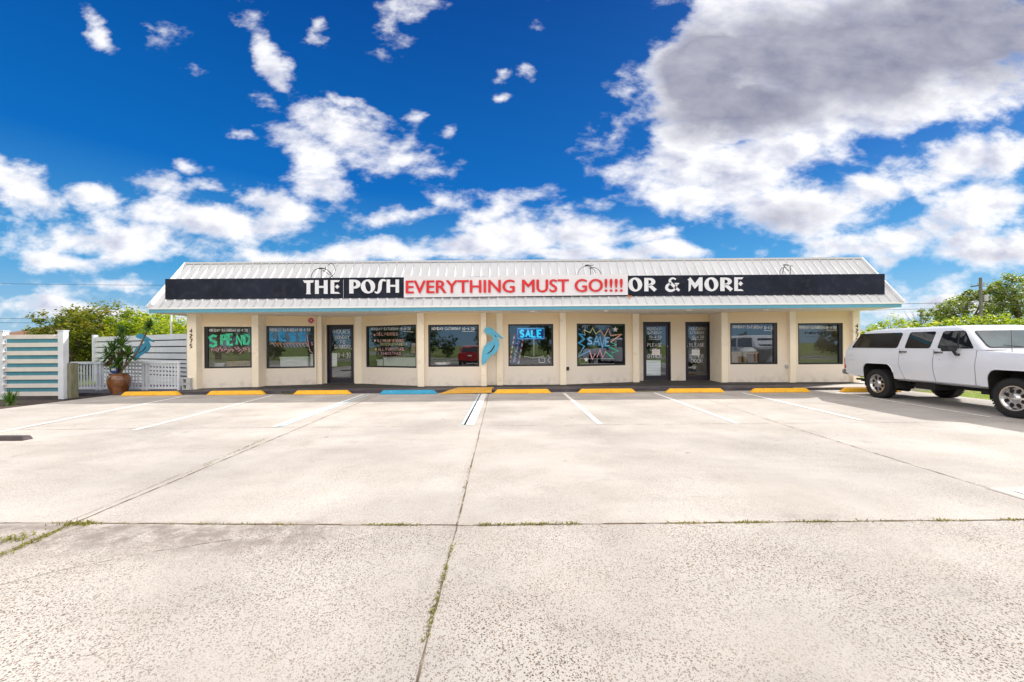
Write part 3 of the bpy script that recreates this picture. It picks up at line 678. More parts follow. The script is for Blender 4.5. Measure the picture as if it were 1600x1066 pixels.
# w3 list
K = ('p3', 571.5); pl = PAN['p3']
m = MB(); write_px(m, pl, 'MONDAY-SATURDAY 10-4:30', 578, 512, 2.15, 4.0, .78, .014, OF); line_px(m, pl, [(628, 517.5), (644, 519)], .012, OF); lett(K, m, M['p_white'])
m = MB(); write_px(m, pl, 'DELIVERIES $', 587, 520, 2.9, 4.2, .75, .015, OF); write_px(m, pl, 'ALL PRIOR VENDORS', 587, 530.5, 2.2, 4.0, .55, .014, OF); lett(K, m, M['p_sal'])
m = MB(); write_px(m, pl, 'ON CONSIGNMENT', 592.5, 536, 2.6, 4, .7, .014, OF); lett(K, m, M['p_yellow'])
m = MB(); write_px(m, pl, 'ALL FURNITURE', 589, 543.5, 2.7, 4.4, .8, .014, OF); write_px(m, pl, 'CHRISTMAS', 593.5, 550.5, 2.8, 4, .9, .014, OF)
for i in range(9): line_px(m, pl, [(597+i*4, 557+R.uniform(-1, 1)), (599+i*4, 558.5)], .012, OF)
lett(K, m, M['p_pink'])
m = MB()
for (x, y) in ((583.3, 523.5), (584, 532.5), (585.4, 546)):
    q = disc(pl, x, y, .04, OF, OF+.002, 12); m.add(q.v, q.f)
lett(K, m, M['p_sal'])
# w4
K = ('p4', 669); pl = PAN['p4']
m = MB(); write_px(m, pl, 'MONDAY-SATURDAY', 674, 511.5, 2.25, 4.2, .85, .015, OF); write_px(m, pl, '10-4:30', 722, 511.5, 2.6, 4.2, .8, .015, OF); line_px(m, pl, [(722, 517.8), (741, 517.8)], .014, OF); lett(K, m, M['p_white'])
# w5 nothing painted;  w6 burst
K = ('p6', 901.4); pl = PAN['p6']
def cr(x, y): return (785+x/7.805, 495+y/7.805)
def burst(pts, mat, w=.03):
    m = MB(); line_px(m, pl, [cr(*p) for p in pts], w, OF); lett(K, m, mat)
burst([(1020, 225), (1005, 160), (1080, 195), (1110, 135), (1150, 210), (1205, 165)], M['p_yellow'])
burst([(1205, 165), (1255, 240), (1305, 140), (1330, 230), (1470, 212)], M['p_orange'])
burst([(1470, 212), (1390, 265), (1330, 310)], M['p_sal'], .045)
burst([(1330, 310), (1400, 340), (1320, 370), (1430, 425), (1345, 440), (1355, 500), (1270, 430)], M['p_green'], .04)
burst([(1270, 420), (1235, 500), (1200, 400), (1165, 495), (1140, 450), (1110, 525), (1075, 420)], M['p_pink'], .035)
burst([(1075, 415), (935, 485), (1010, 360), (940, 320), (1010, 275), (945, 205), (1020, 225)], M['p_blue'], .06)
burst([(1085, 405), (932, 492), (995, 375)], M['p_white'], .018)
m = MB()
for c, x, y, w_, h_ in (('S', 1045, 255, 60, 80), ('A', 1120, 240, 75, 110), ('V', 1195, 245, 60, 130), ('E', 1265, 262, 55, 95)):
    a = cr(x, y); write_px(m, pl, c, a[0], a[1], w_/7.8, h_/7.8, 1, .085, OF, .02)
lett(K, m, M['p_blue'])
m = MB()
for c, x, y, w_, h_ in (('S', 1045, 255, 60, 80), ('A', 1120, 240, 75, 110), ('V', 1195, 245, 60, 130), ('E', 1265, 262, 55, 95)):
    a = cr(x+6, y-4); write_px(m, pl, c, a[0], a[1], w_/7.8, h_/7.8, 1, .014, OF+.004, .02)
for (x, y, r) in ((1388, 155, 36), (1032, 525, 30)):
    pts = []
    for i in range(10):
        rr = r if i % 2 == 0 else r*.42; an = -PI/2+i*PI/5; pts.append(cr(x+rr*math.cos(an), y+rr*math.sin(an)))
    flat_px(m, pl, pts, OF+.003)
lett(K, m, M['p_white'])
# doors B
for (x0, dx) in ((1005, 0), (1071, 1)):
    K = ('dB', x0); pl = PAN['dB']; m = MB()
    bx = 1013 if dx == 0 else 1079.5
    write_px(m, pl, 'MONDAY-', bx-.5, 511.5, 2.9, 4.8, .75, .014, OD); write_px(m, pl, 'SATURDAY', bx, 518, 2.3, 4.2, .55, .014, OD)
    write_px(m, pl, '10-4:30', bx+3, 524.5, 2.7, 4.4, .6, .014, OD); line_px(m, pl, [(bx+2, 530.8), (bx+21, 530.3)], .014, OD)
    write_px(m, pl, 'PLEASE', bx, 536.5, 3.2, 5.2, .75, .015, OD); write_px(m, pl, 'USE', bx+4, 544.5, 3.4, 4, 1, .012, OD)
    write_px(m, pl, 'OTHER', bx, 553.5, 3.6, 6, 1, .015, OD)
    if dx: write_px(m, pl, 'DOOR', bx+2, 561, 3.9, 6, 1, .016, OD); line_px(m, pl, [(1086.5, 572), (1086.5, 578)], .012, OD)
    lett(K, m, M['p_white'])
# w7, w8
K = ('p7', 1141); pl = PAN['p7']
m = MB(); write_px(m, pl, 'MONDAY-SATURDAY', 1146.5, 508.5, 2.35, 4.2, .85, .015, OF, slope=.02); write_px(m, pl, '10-4:30', 1195.5, 510, 2.0, 4.6, .5, .015, OF); line_px(m, pl, [(1195, 516.5), (1208, 517)], .014, OF); lett(K, m, M['p_white'])
K = ('p8', 1247); pl = PAN['p8']
m = MB(); write_px(m, pl, 'MONDAY-SATURDAY', 1249, 509.3, 2.2, 4.2, .68, .015, OF, slope=.01); write_px(m, pl, '10-4:30', 1292, 509.8, 2.4, 4.2, .6, .015, OF); line_px(m, pl, [(1292, 515.8), (1310, 516)], .012, OF); lett(K, m, M['p_white'])
m = MB(); write_px(m, pl, 'FURNITURE', 1260, 519, 2.9, 3, 1.1, .022, OF, .05)
for i in range(14): line_px(m, pl, [(1261+i*3, 526.4), (1262.8+i*3, 526.2+R.uniform(-.6, .6))], .012, OF)
lett(K, m, M['p_dark'])
# notices on the doors
def notice(pl, x0, x1, y0, y1, mat, label, off, lines=0, lm=None):
    t = empty('paper_notice', pl.hit((x0+x1)/2, y1, off), label, 'notice', None)
    m = MB(); flat_px(m, pl, [(x0, y1), (x1, y1), (x1, y0), (x0, y0)], off, .002); m.build('sheet', mat, t)
    if lines:
        m = MB()
        for i in range(lines):
            y = y0+(y1-y0)*(i+1)/(lines+1); line_px(m, pl, [(x0+1, y), (x1-1-R.uniform(0, (x1-x0)*.2), y)], .01, off+.003)
        m.build('print', lm or M['p_dark'], t)
pl = PAN['dB']
notice(pl, 1020, 1032.5, 546, 555, M['white'], 'small white notice with red print taped on the left one of the two right doors', OD+.004, 2, M['red'])
notice(pl, 1009, 1034, 563, 588, M['cloth'], 'large white ruled poster low in the left one of the two right doors', -.115, 5, M['block'])
notice(pl, 1082.5, 1095, 546.5, 555.5, M['white'], 'small white notice taped over painted words on the rightmost door', OD+.004, 3, M['block'])
notice(PAN['dA'], 516, 524.5, 552, 573, M['white'], 'tall white notice with red head inside the left door', -.115, 1, M['red'])

# ---------------------------------------------------------------- things seen inside the windows
def in_pt(pl, px, py, off): return pl.hit(px, py, off)
def ibox(name, pl, x0, x1, y0, y1, off, dep, mat, label, cat, extra=None, group=None):
    u0 = (pl.hit(x0, 540, off)-pl.a).dot(pl.d); u1 = (pl.hit(x1, 540, off)-pl.a).dot(pl.d)
    z1 = pl.hit((x0+x1)/2, y0, off).z; z0 = WZ+.006
    t = empty(name, pl.at((u0+u1)/2, z0, off), label, cat, group)
    m = MB(); m.slab(pl, u0, u1, z1-.05, z1, off-dep, off); m.build('top', mat, t, bevel=.006)
    m = MB(); m.slab(pl, u0+.02, u1-.02, z0+.08, z1-.05, off-dep+.02, off-.02); m.build('body', mat if extra is None else extra, t, bevel=.004)
    for a, b_ in ((u0+.04, off-.04), (u1-.08, off-.04), (u0+.04, off-dep+.1), (u1-.08, off-dep+.1)):
        m = MB(); m.slab(pl, a, a+.04, z0, z0+.08, b_-.04, b_); m.build('leg', mat, t)
    return t, u0, u1, z1
ibox('sideboard', PAN['p1'], 346, 391, 564.5, 575, -.35, .45, M['pine'], 'long pale wooden sideboard behind the SPEND window', 'sideboard')
ibox('storage_box', PAN['p1'], 327, 344, 568.5, 575, -.35, .3, M['cloth'], 'low white box left of the sideboard behind the SPEND window', 'box')
ibox('draped_table', PAN['p2'], 432, 478, 558, 575, -.35, .5, M['cloth'], 'table covered with white cloth behind the LESS window', 'table')
ibox('white_stool', PAN['p2'], 481.5, 489.5, 553.5, 575, -.25, .3, M['white'], 'narrow white stand at the right end of the LESS window', 'stand')
ibox('draped_bench', PAN['p3'], 588, 644, 559.5, 575, -.35, .5, M['cloth'], 'long white covered bench behind the list window', 'bench')
ibox('storage_box', PAN['p3'], 576, 586, 562.5, 575, -.4, .3, M['white'], 'small white box left of the covered bench', 'box')
t, u0, u1, z1 = ibox('nightstand', PAN['p7'], 1143.5, 1166, 550, 569, -.3, .45, M['pine'], 'plain pine cabinet behind the second window from the right end', 'cabinet')
t, u0, u1, z1 = ibox('nightstand', PAN['p7'], 1167.5, 1191.5, 550, 569, -.3, .45, M['pine'], 'open fronted pine cabinet carrying a white bowl', 'cabinet')
m = MB(); pl = PAN['p7']; m.slab(pl, u0+.13, u1-.1, WZ+.15, z1-.08, -.321, -.31); m.build('opening', M['darkwood'], t)
bw = MB(); c = pl.at((u0+u1)/2, z1+.001, -.5); bw.lathe([(0, .17), (.10, .165), (.20, .13), (.27, .07), (.29, .02), (.27, 0)], c, 24)
tag(bw.build('upturned_bowl', M['white'], smooth=True), 'shallow white upturned bowl on the open fronted cabinet', 'bowl')
bw = MB(); pl = PAN['p4']; c = pl.hit(689, 571, -.3); c.z = .80
tb = empty('display_table', (c.x, c.y, WZ), 'low pale table behind the fourth window from left', 'table')
MB().box(c.x-.38, c.x+.38, c.y-.2, c.y+.3, .76, .80).build('table_top', M['white'], tb)
for dx in (-.34, .3):
    for dy in (-.17, .22): MB().box(c.x+dx, c.x+dx+.04, c.y+dy, c.y+dy+.04, WZ, .76).build('leg', M['white'], tb)
bw.lathe([(.0, .002), (.12, .005), (.26, .05), (.30, .11), (.31, .115), (.27, .05), (.1, .02), (0, .02)], c, 24)
tag(bw.build('glass_bowl', M['p_white'], smooth=True), 'wide pale bowl on the table below the mirrored red car', 'bowl')
# floor lamp in window 3
pl = PAN['p3']; c = pl.hit(637, 535, -.45)
lp = empty('floor_lamp', (c.x, c.y, WZ), 'lamp with pleated cream shade behind the list window', 'lamp')
MB().lathe([(.15, 1.62), (.19, 1.25)], (c.x, c.y, 0), 28).build('lamp_shade', M['pine'], lp, smooth=True)
MB().tube([(c.x, c.y, WZ+.03), (c.x, c.y, 1.5)], .015).build('pole', M['white'], lp)
MB().lathe([(0, 0), (.15, 0), (.15, .02), (.03, .05)], (c.x, c.y, WZ+.006), 20).build('base', M['white'], lp)
# neon SALE sign and flag in window 5
pl = PAN['p5']
ns = empty('neon_sign', pl.hit(829, 522, -.15), 'blue neon SALE sign in a glowing border hanging inside the window', 'neon sign')
m = MB(); q = [(809, 513.5), (850.5, 513), (850.5, 529), (809, 529.5)]; line_px(m, pl, q, .032, -.12, close=True); m.build('border', M['neonedge'], ns)
m = MB(); flat_px(m, pl, [(810, 529), (850, 528.5), (850, 514), (810, 514.3)], -.125, .01); m.build('backing', M['navy'], ns)
m = MB()
for i, c in enumerate('SALE'): write_px(m, pl, c, 812.5+i*9.3, 516, 6.6, 10.5, 1, .062, -.118, 0)
m.build('lettering', M['neon'], ns)
m = MB(); m.tube([pl.hit(834.5, 530, -.13), pl.hit(834.5, 557, -.13)], .012); m.build('stand', M['white'], ns)
fl = empty('feather_flag', pl.hit(806, 568, -.2), 'navy feather flag with white letters and red white striped edges', 'flag')
m = MB(); flat_px(m, pl, [(798, 568), (810, 569), (821.5, 514), (808, 513)], -.14, .004); m.build('cloth', M['navy'], fl)
m = MB(); m2 = MB()
for i in range(12):
    t0, t1 = i/12, (i+1)/12
    for (xa, ya, xb, yb) in ((810, 569, 820.5, 514), (796.5, 567, 804, 522)):
        a = (xa+(xb-xa)*t0, ya+(yb-ya)*t0); b_ = (xa+(xb-xa)*t1, ya+(yb-ya)*t1)
        line_px(m if i % 2 else m2, pl, [a, b_], .05, -.135)
m.build('stripe', M['stripe_red'], fl); m2.build('stripe', M['white'], fl)
m = MB()
for i, c in enumerate('MATTRESS'): write_px(m, pl, c, 809.5-i*1.15, 527+i*5, 4.2, 3.6, 1, .014, -.134, .05)
m.build('lettering', M['white'], fl)
# little letter ornaments and cradle in window 5 / 6
m = MB()
for s_ in ([(843, 559), (843, 567), (852, 567), (852, 560), (846, 560)], [(847, 560), (849, 556), (851, 560)], [(857, 555), (860, 560), (857, 563), (860, 567)], [(819, 557.5), (834, 559.5), (848, 558)]): line_px(m, pl, s_, .03, -.25)
tag(m.build('white_ornament', M['p_white']), 'white cut out ornaments at the foot of the SALE window', 'ornament')
pl = PAN['p6']
rk = empty('white_rack', pl.hit(938, 572, -.3), 'low white metal rack behind the SAVE window', 'rack')
m = MB()
for q in ([(912, 561), (966, 561), (966, 569), (912, 569), (912, 561)], [(939, 560), (939, 571)]): m.tube([pl.hit(a, b_, -.3) for a, b_ in q], .014)
m.build('rail', M['white'], rk)

# ---------------------------------------------------------------- sign board, lettering, banner
SD = 13.56
sg = empty('sign_board', (0, SD, 3.1), 'long charcoal sign board reading THE POSH and OR & MORE in pale letters', 'sign board')
c0 = P(258, 468, SD); c1 = P(1382.5, 460, SD); c2 = P(1382.5, 428, SD); c3 = P(258, 436, SD)
seams = [258, 536.5, 690, 845, 1000, 1180, 1382.5]
bd = MB(); bd.poly([c0, c1, c2, c3], Vector((0, .03, 0))); bd.build('board', M['sign'], sg)
sm = MB()
for px in (536.6,): 
    a = P(px, 466, SD-.003); b_ = P(px, 437, SD-.003); ribbon(sm, [a, b_], .012, Vector((0, -1, 0)))
sm.build('seam', M['block'], sg)
brk = MB()
for x in (-9.5, -6, -2.5, 1, 4.5, 8, 10.8): brk.box(x, x+.05, SD+.03, 14.5, 3.62, 3.66); brk.box(x, x+.05, SD+.03, SD+.2, 3.25, 3.28)
brk.build('bracket', M['block'], sg)
LT = MB(); LY = SD-.012
def A(cx0, cy0, sc): return lambda x, y: P(cx0+x/sc, cy0+y/sc, LY)
def lp_(f, pts): LT.poly([f(*p) for p in pts], Vector((0, .01, 0)))
def ring(f, c, ro, ri, tilt, k=28):
    o_, i_ = [], []
    for j in range(k):
        an = 2*PI*j/k; o_.append(f(c[0]+ro[0]*math.cos(an), c[1]+ro[1]*math.sin(an)))
        x, y = ri[0]*math.cos(an), ri[1]*math.sin(an); ct, st = math.cos(tilt), math.sin(tilt)
        i_.append(f(c[0]+x*ct-y*st, c[1]+x*st+y*ct))
    n = len(LT.v); LT.v += [tuple(p) for p in o_+i_]
    for j in range(k): LT.f.append((n+j, n+(j+1) % k, n+k+(j+1) % k, n+k+j))
def bowl(f, x, y0, y1, xr, iy0, iy1, xi, k=12):
    cy, ry = (y0+y1)/2, (y1-y0)/2; cyi, ryi = (iy0+iy1)/2, (iy1-iy0)/2
    o_, i_ = [], []
    for j in range(k+1):
        an = -PI/2+PI*j/k; o_.append(f(x+(xr-x)*math.cos(an)**.8 if math.cos(an) > 0 else x, cy+ry*math.sin(an))); i_.append(f(x+(xi-x)*max(0, math.cos(an)), cyi+ryi*math.sin(an)))
    n = len(LT.v); LT.v += [tuple(p) for p in o_+i_]
    for j in range(k): LT.f.append((n+j, n+j+1, n+k+1+j+1, n+k+1+j))
def strk(f, pts, ws):
    n_ = Vector((0, -1, 0)); sc = (f(1, 0)-f(0, 0)).length
    # densify with Catmull-Rom
    q, w2 = [], []
    for i in range(len(pts)-1):
        p0, p1, p2, p3 = pts[max(i-1, 0)], pts[i], pts[i+1], pts[min(i+2, len(pts)-1)]
        for t in (0, .25, .5, .75):
            q.append(tuple(.5*((2*p1[a])+(-p0[a]+p2[a])*t+(2*p0[a]-5*p1[a]+4*p2[a]-p3[a])*t*t+(-p0[a]+3*p1[a]-3*p2[a]+p3[a])*t**3) for a in (0, 1)))
            w2.append((ws[i]*(1-t)+ws[i+1]*t)*sc)
    q.append(pts[-1]); w2.append(ws[-1]*sc)
    ribbon(LT, [f(*p) for p in q], w2, n_)
f = A(460, 395, 8)
lp_(f, [(105, 345), (242, 345), (233, 374), (198, 376), (198, 503), (207, 518), (141, 518), (152, 503), (152, 378), (126, 378)])
lp_(f, [(257, 343), (305, 343), (305, 515), (257, 515)]); lp_(f, [(367, 343), (415, 343), (415, 515), (367, 515)]); lp_(f, [(304, 415), (368, 415), (368, 440), (304, 440)])
def Eg(f, x0, x1, y0, y1, dx, dy, dr):
    w = 46
    lp_(f, [(x0, y0), (x0+w, y0), (x0+w, y1), (x0, y1)]); lp_(f, [(x0+w, y0), (x1, y0), (x1-16, y0+24), (x0+w, y0+24)])
    lp_(f, [(x0+w, y1-22), (x1-20, y1-22), (x1+4, y1), (x0+w, y1)]); lp_(f, [(dx-dr, dy), (dx, dy-dr), (dx+dr, dy), (dx, dy+dr)])
Eg(f, 452, 568, 343, 513, 535, 425, 28)
lp_(f, [(685, 337), (738, 337), (738, 510), (685, 510)]); bowl(f, 737, 337, 450, 828, 364, 424, 772)
ring(f, (920, 422), (90, 88), (32, 66), -.25)
strk(f, [(1142, 352), (1112, 342), (1085, 356), (1072, 395), (1068, 450), (1052, 488), (1028, 500), (1003, 486)], [22, 26, 38, 46, 46, 36, 24, 16])
lp_(f, [(1152, 335), (1196, 335), (1196, 500), (1152, 500)]); lp_(f, [(1264, 335), (1308, 335), (1308, 500), (1264, 500)]); lp_(f, [(1195, 402), (1265, 402), (1265, 426), (1195, 426)])
f = A(860, 395, 8)
ring(f, (1060, 398), (88, 88), (32, 64), -.2)
lp_(f, [(1174, 315), (1226, 315), (1226, 483), (1174, 483)]); bowl(f, 1225, 315, 412, 1312, 340, 390, 1262); lp_(f, [(1226, 400), (1262, 400), (1330, 458), (1298, 488), (1226, 422)])
f = A(980, 390, 4.44)
strk(f, [(338, 207), (316, 199), (296, 212), (302, 232), (328, 258), (362, 286)], [10, 12, 16, 20, 20, 16])
strk(f, [(304, 232), (280, 248), (274, 270), (296, 286), (326, 278), (346, 242)], [12, 18, 22, 18, 14, 10]); lp_(f, [(330, 232), (362, 232), (356, 243), (330, 243)])
f = A(1060, 395, 8)
lp_(f, [(150, 306), (206, 382), (262, 308), (302, 308), (302, 480), (255, 480), (255, 400), (205, 452), (160, 388)]); lp_(f, [(150, 306), (161, 388), (152, 468), (128, 488), (130, 350), (114, 338)])
ring(f, (412, 395), (88, 88), (32, 64), -.2)
lp_(f, [(524, 310), (578, 310), (578, 480), (524, 480)]); bowl(f, 577, 310, 408, 668, 336, 386, 618); lp_(f, [(578, 397), (616, 397), (682, 452), (650, 484), (578, 420)])
Eg(f, 699, 812, 308, 478, 778, 386, 30)
LT.build('lettering', M['sletter'], sg)

# banner, tied over the board: gently rippled sheet with a sagging top edge
bn = empty('banner', P(806, 463, SD-.05), 'white vinyl banner with red words EVERYTHING MUST GO tied over the sign board', 'banner')
B0, B1 = 631, 981
def bany(px, t):   # t 0 bottom..1 top, photo row of the banner at px
    q = (px-B0)/(B1-B0); top = 431.2-2.8*q+2.6*math.exp(-((px-745)/55.0)**2)+.5*math.exp(-((px-905)/35.0)**2); bot = 465-4.0*q
    return bot+(top-bot)*t
def bandep(px, t): return SD-.05-.016*math.sin(px*.045+t*1.5)-.008*math.sin(px*.11-t*2)
g = MB(); nx, nz = 90, 8
for i in range(nx+1):
    for j in range(nz+1):
        px = B0+(B1-B0)*i/nx; g.v.append(tuple(P(px, bany(px, j/nz), bandep(px, j/nz))))
for i in range(nx):
    for j in range(nz): a = i*(nz+1)+j; g.f.append((a, a+nz+1, a+nz+2, a+1))
g.build('sheet', M['banner'], bn, smooth=True)
def textmesh(off):
    cu = bpy.data.curves.new('txt', 'FONT'); cu.body = 'EVERYTHING MUST GO!!!!'; cu.size = 1; cu.offset = off; cu.resolution_u = 4; cu.fill_mode = 'FRONT'
    to = bpy.data.objects.new('txt', cu); COL.objects.link(to); bpy.context.view_layer.update()
    me = bpy.data.meshes.new_from_object(to.evaluated_get(bpy.context.evaluated_depsgraph_get()))
    V = [tuple(v.co) for v in me.vertices]; Fs = [tuple(p.vertices) for p in me.polygons]
    bpy.data.objects.remove(to); bpy.data.curves.remove(cu); bpy.data.meshes.remove(me)
    return V, Fs
V0, F0 = textmesh(0.0)
xa, xb = min(v[0] for v in V0)-.03, max(v[0] for v in V0)+.03; ya, yb = min(v[1] for v in V0)-.012, max(v[1] for v in V0)+.012
tm = MB()
def tp(x, y, o=.012):
    q = (x-xa)/(xb-xa); t = (y-ya)/(yb-ya); px = 633.5+(973.5-633.5)*q
    return P(px, (458.9-2.9*q)-20.6*t, bandep(px, t)-o)
for k_, (dx, dy) in enumerate(((-.022, 0), (-.008, .01), (.008, -.01), (.022, 0), (.0, .0))):   # bold face built from staggered faces
    tm.add([tp(v[0]+dx, v[1]+dy, .030+.0012*k_) for v in V0], F0)
tm.build('lettering', M['red'], bn)
m = MB(); m.tube([P(981, 461, SD-.05), P(984, 464, SD-.06), P(987, 462, SD-.05), P(983, 463.5, SD-.07), P(984.5, 467, SD-.06)], .012, 6); m.build('tie_cord', M['orange'], bn)

# bicycle sculptures behind the board
def arc(c, r, a0, a1, k=24): return [(c[0]+r*math.cos(a0+(a1-a0)*i/k), c[1]-r*math.sin(a0+(a1-a0)*i/k)) for i in range(k+1)]
def bike(label, D, wheels, bars, saddle, frame, base):
    t = empty('bicycle', P(base[0], base[1], D), label, 'bicycle', 'bicycles mounted behind the sign board')
    f2 = lambda x, y: P(base[0]+x/8, base[1]+y/8, D)
    for w in wheels: MB().tube([f2(*p) for p in w], .010, 6).build('wheel', M['bikewire'], t)
    for b_ in bars: MB().tube([f2(*p) for p in b_], .010, 6).build('handlebar', M['bikewire'], t)
    for b_ in frame: MB().tube([f2(*p) for p in b_], .011, 6).build('frame', M['bikewire'], t)
    for (x, y) in saddle:
        m = MB(); m.tube([f2(x-38, y+4), f2(x-20, y-2), f2(x+8, y-2), f2(x+42, y+2)], [.012, .022, .018, .008], 8); m.build('saddle', M['black'], t)
bike('black bicycle with curved drop bar standing behind the board above THE', 13.72,
     [arc((335, 315), 125, .1, PI*1.05), arc((345, 340), 140, -.2, PI*.55)], [[(355, 235), (395, 210), (385, 170)], [(415, 158), (445, 135), (480, 140), (508, 180), (512, 220), (500, 265), (470, 290)]],
     [(340, 200)], [[(335, 200), (335, 380)], [(345, 215), (395, 240), (440, 280)], [(335, 380), (480, 290)]], (460, 395))
bike('slim black bicycle with two wheel arcs above the letters GO', 13.72,
     [arc((455, 280), 112, 0.2, PI*1.02), arc((530, 290), 105, -.05, PI*.62)], [[(465, 155), (480, 150), (455, 165)], [(525, 155), (540, 150), (515, 165)]],
     [(470, 158)], [[(503, 160), (503, 340)], [(475, 185), (500, 205), (530, 185)], [(440, 165), (470, 158)]], (860, 395))
bike('small black bicycle fragment above the blank right half of the board', 13.72,
     [arc((1340, 250), 72, PI*.5, PI*1.1)], [[(1330, 155), (1360, 150), (1365, 165)], [(1395, 165), (1430, 165)]], [(1345, 155)], [[(1325, 165), (1300, 262)], [(1398, 165), (1398, 270)], [(1325, 175), (1380, 230)]], (1060, 395))

# ---------------------------------------------------------------- pelicans
PEL = [(935,215),(950,172),(985,150),(1030,153),(1062,175),(1120,222),(1215,305),(1216,330),(1160,306),(1128,300),(1150,340),(1162,400),(1140,480),(1100,530),(1040,570),(1000,605),(975,652),(935,690),(905,697),(903,620),(915,500),(940,430),(985,385),(1040,358),(1072,330),(1062,292),(1020,262),(975,246)]
SL1 = [(983,535),(1040,488),(1078,425),(1092,398),(1094,430),(1052,500),(992,542)]
SL2 = [(1084,264),(1100,270),(1122,296),(1108,296)]
def pelican(D, mapf, mat, label, base):
    t = empty('pelican_cutout', base, label, 'wall ornament', 'blue pelican cutouts')
    m = MB(); m.poly([mapf(x, y, D) for x, y in PEL], Vector((0, .02, 0))); m.build('silhouette', mat, t, bevel=.003)
    for s_ in (SL1, SL2):
        m = MB(); m.poly([mapf(x, y, D-.004) for x, y in s_], Vector((0, .003, 0))); m.build('slot', M['black'], t)
pelican(14.12, lambda x, y, D: P(655+x/9.27, 495+y/9.27, D), M['pelican'], 'pale blue pelican cutout fixed to the wall between two windows', P(765, 540, 14.12))
pelican(14.6, lambda x, y, D: P(208.5+(x-905)/310*32, 521.5+(y-150)/547*42.5, D), M['pelican2'], 'deeper blue pelican cutout on the white slat fence by the planter', P(225, 540, 14.6))
# ---------------------------------------------------------------- vehicles
def boolean(base, cutters):
    for c in cutters:
        md = base.modifiers.new('b', 'BOOLEAN'); md.operation = 'DIFFERENCE'; md.object = c; md.solver = 'EXACT'
    bpy.context.view_layer.update()
    me = bpy.data.meshes.new_from_object(base.evaluated_get(bpy.context.evaluated_depsgraph_get()))
    base.modifiers.clear(); old = base.data; base.data = me; me.name = old.name; bpy.data.meshes.remove(old)
    for c in cutters:
        d = c.data; bpy.data.objects.remove(c); bpy.data.meshes.remove(d)
def rounded(poly, r, k=5):
    out = []; n = len(poly)
    for i in range(n):
        p = Vector(poly[i]); a = Vector(poly[i-1]); b = Vector(poly[(i+1) % n])
        rr = min(r, (a-p).length*.45, (b-p).length*.45); u = p+(a-p).normalized()*rr; w = p+(b-p).normalized()*rr
        for j in range(k+1):
            t = j/k; q = u*(1-t)**2+p*2*t*(1-t)+w*t*t; out.append((q.x, q.y))
    return out
def loft_x(secs):              # secs: list of (s, [(x,z)...] half profile from bottom centre to top centre)
    mb = MB(); rings = []
    for s_, hp in secs:
        ring_ = [(x, s_, z) for x, z in hp] + [(-x, s_, z) for x, z in reversed(hp[1:-1])]
        rings.append(ring_)
    n = len(rings[0])
    for r_ in rings: mb.v += r_
    for i in range(len(rings)-1):
        for j in range(n):
            mb.f.append((i*n+j, i*n+(j+1) % n, (i+1)*n+(j+1) % n, (i+1)*n+j))
    mb.f.append(tuple(range(n))); mb.f.append(tuple(reversed(range((len(rings)-1)*n, len(rings)*n))))
    return mb
def wheel(parent, x, y, r, w, rimr, side, holes=8, steel=None):
    """side=+1: outer face towards +x"""
    def tr(mb):
        mb.v = [(x+side*v[1], y+v[0], r+v[2]) for v in mb.v]; return mb
    t = MB()
    prof = [(rimr, -w*.5), (rimr+.03, -w*.5), (r-.07, -w*.5+.0), (r-.02, -w*.46), (r, -w*.36), (r, w*.36), (r-.02, w*.46), (r-.07, w*.5), (rimr+.03, w*.5), (rimr, w*.42), (rimr, -w*.5)]
    t.lathe(prof, (0, 0, 0), 44, 'y')
    for j in range(44):           # tread blocks
        an = 2*PI*j/44
        for h0, h1, so in ((-w*.46, -w*.08, 0), (w*.08, w*.46, .5)):
            a0 = an+so*2*PI/44; a1 = a0+PI/44*1.15; v = []
            for h in (h0, h1):
                for aa, rr in ((a0, r-.01), (a1, r-.01), (a1, r+.009), (a0, r+.009)): v.append((rr*math.cos(aa), h, rr*math.sin(aa)))
            t.hexa(v)
    wo = tr(t).build('wheel', M['tyre'], parent)
    q = MB(); q.lathe([(rimr+.012, w*.43), (rimr+.012, w*.47), (rimr-.012, w*.47), (rimr-.03, w*.36), (rimr-.04, w*.30), (rimr*.55, w*.34), (.095, w*.36), (.07, w*.50), (.055, w*.53), (0, w*.53)], (0, 0, 0), 40, 'y')
    tr(q).build('rim', steel or M['chrome'], wo, smooth=True)
    q = MB()
    for j in range(holes):
        an = 2*PI*(j+.5)/holes; c = ((rimr*.62)*math.cos(an), (rimr*.62)*math.sin(an)); k = 14; ra, rb = rimr*.155, rimr*.21
        ps = []
        for i in range(k):
            b_ = 2*PI*i/k; lx, ly = rb*math.cos(b_), ra*math.sin(b_)
            ps.append(Vector((c[0]+lx*math.cos(an)-ly*math.sin(an), w*.352, c[1]+lx*math.sin(an)+ly*math.cos(an))))
        q.poly(ps, Vector((0, -.03, 0)))
    tr(q).build('rim_opening', M['under'], wo)
    q = MB()
    for j in range(8):
        an = 2*PI*j/8; q.tube([(.085*math.cos(an), w*.34, .085*math.sin(an)), (.085*math.cos(an), w*.41, .085*math.sin(an))], .011, 6)
    tr(q).build('lug_nut', M['chrome'], wo)
def HW(z):
    ks = [(.50, .93), (.56, .95), (.74, .968), (.93, .985), (1.06, .985), (1.17, .967), (1.27, .957), (1.34, .945), (1.75, .865), (1.80, .84)]
    if z <= ks[0][0]: return ks[0][1]
    for (a, b_), (c, d) in zip(ks, ks[1:]):
        if z <= c: return b_+(d-b_)*(z-a)/(c-a)
    return ks[-1][1]
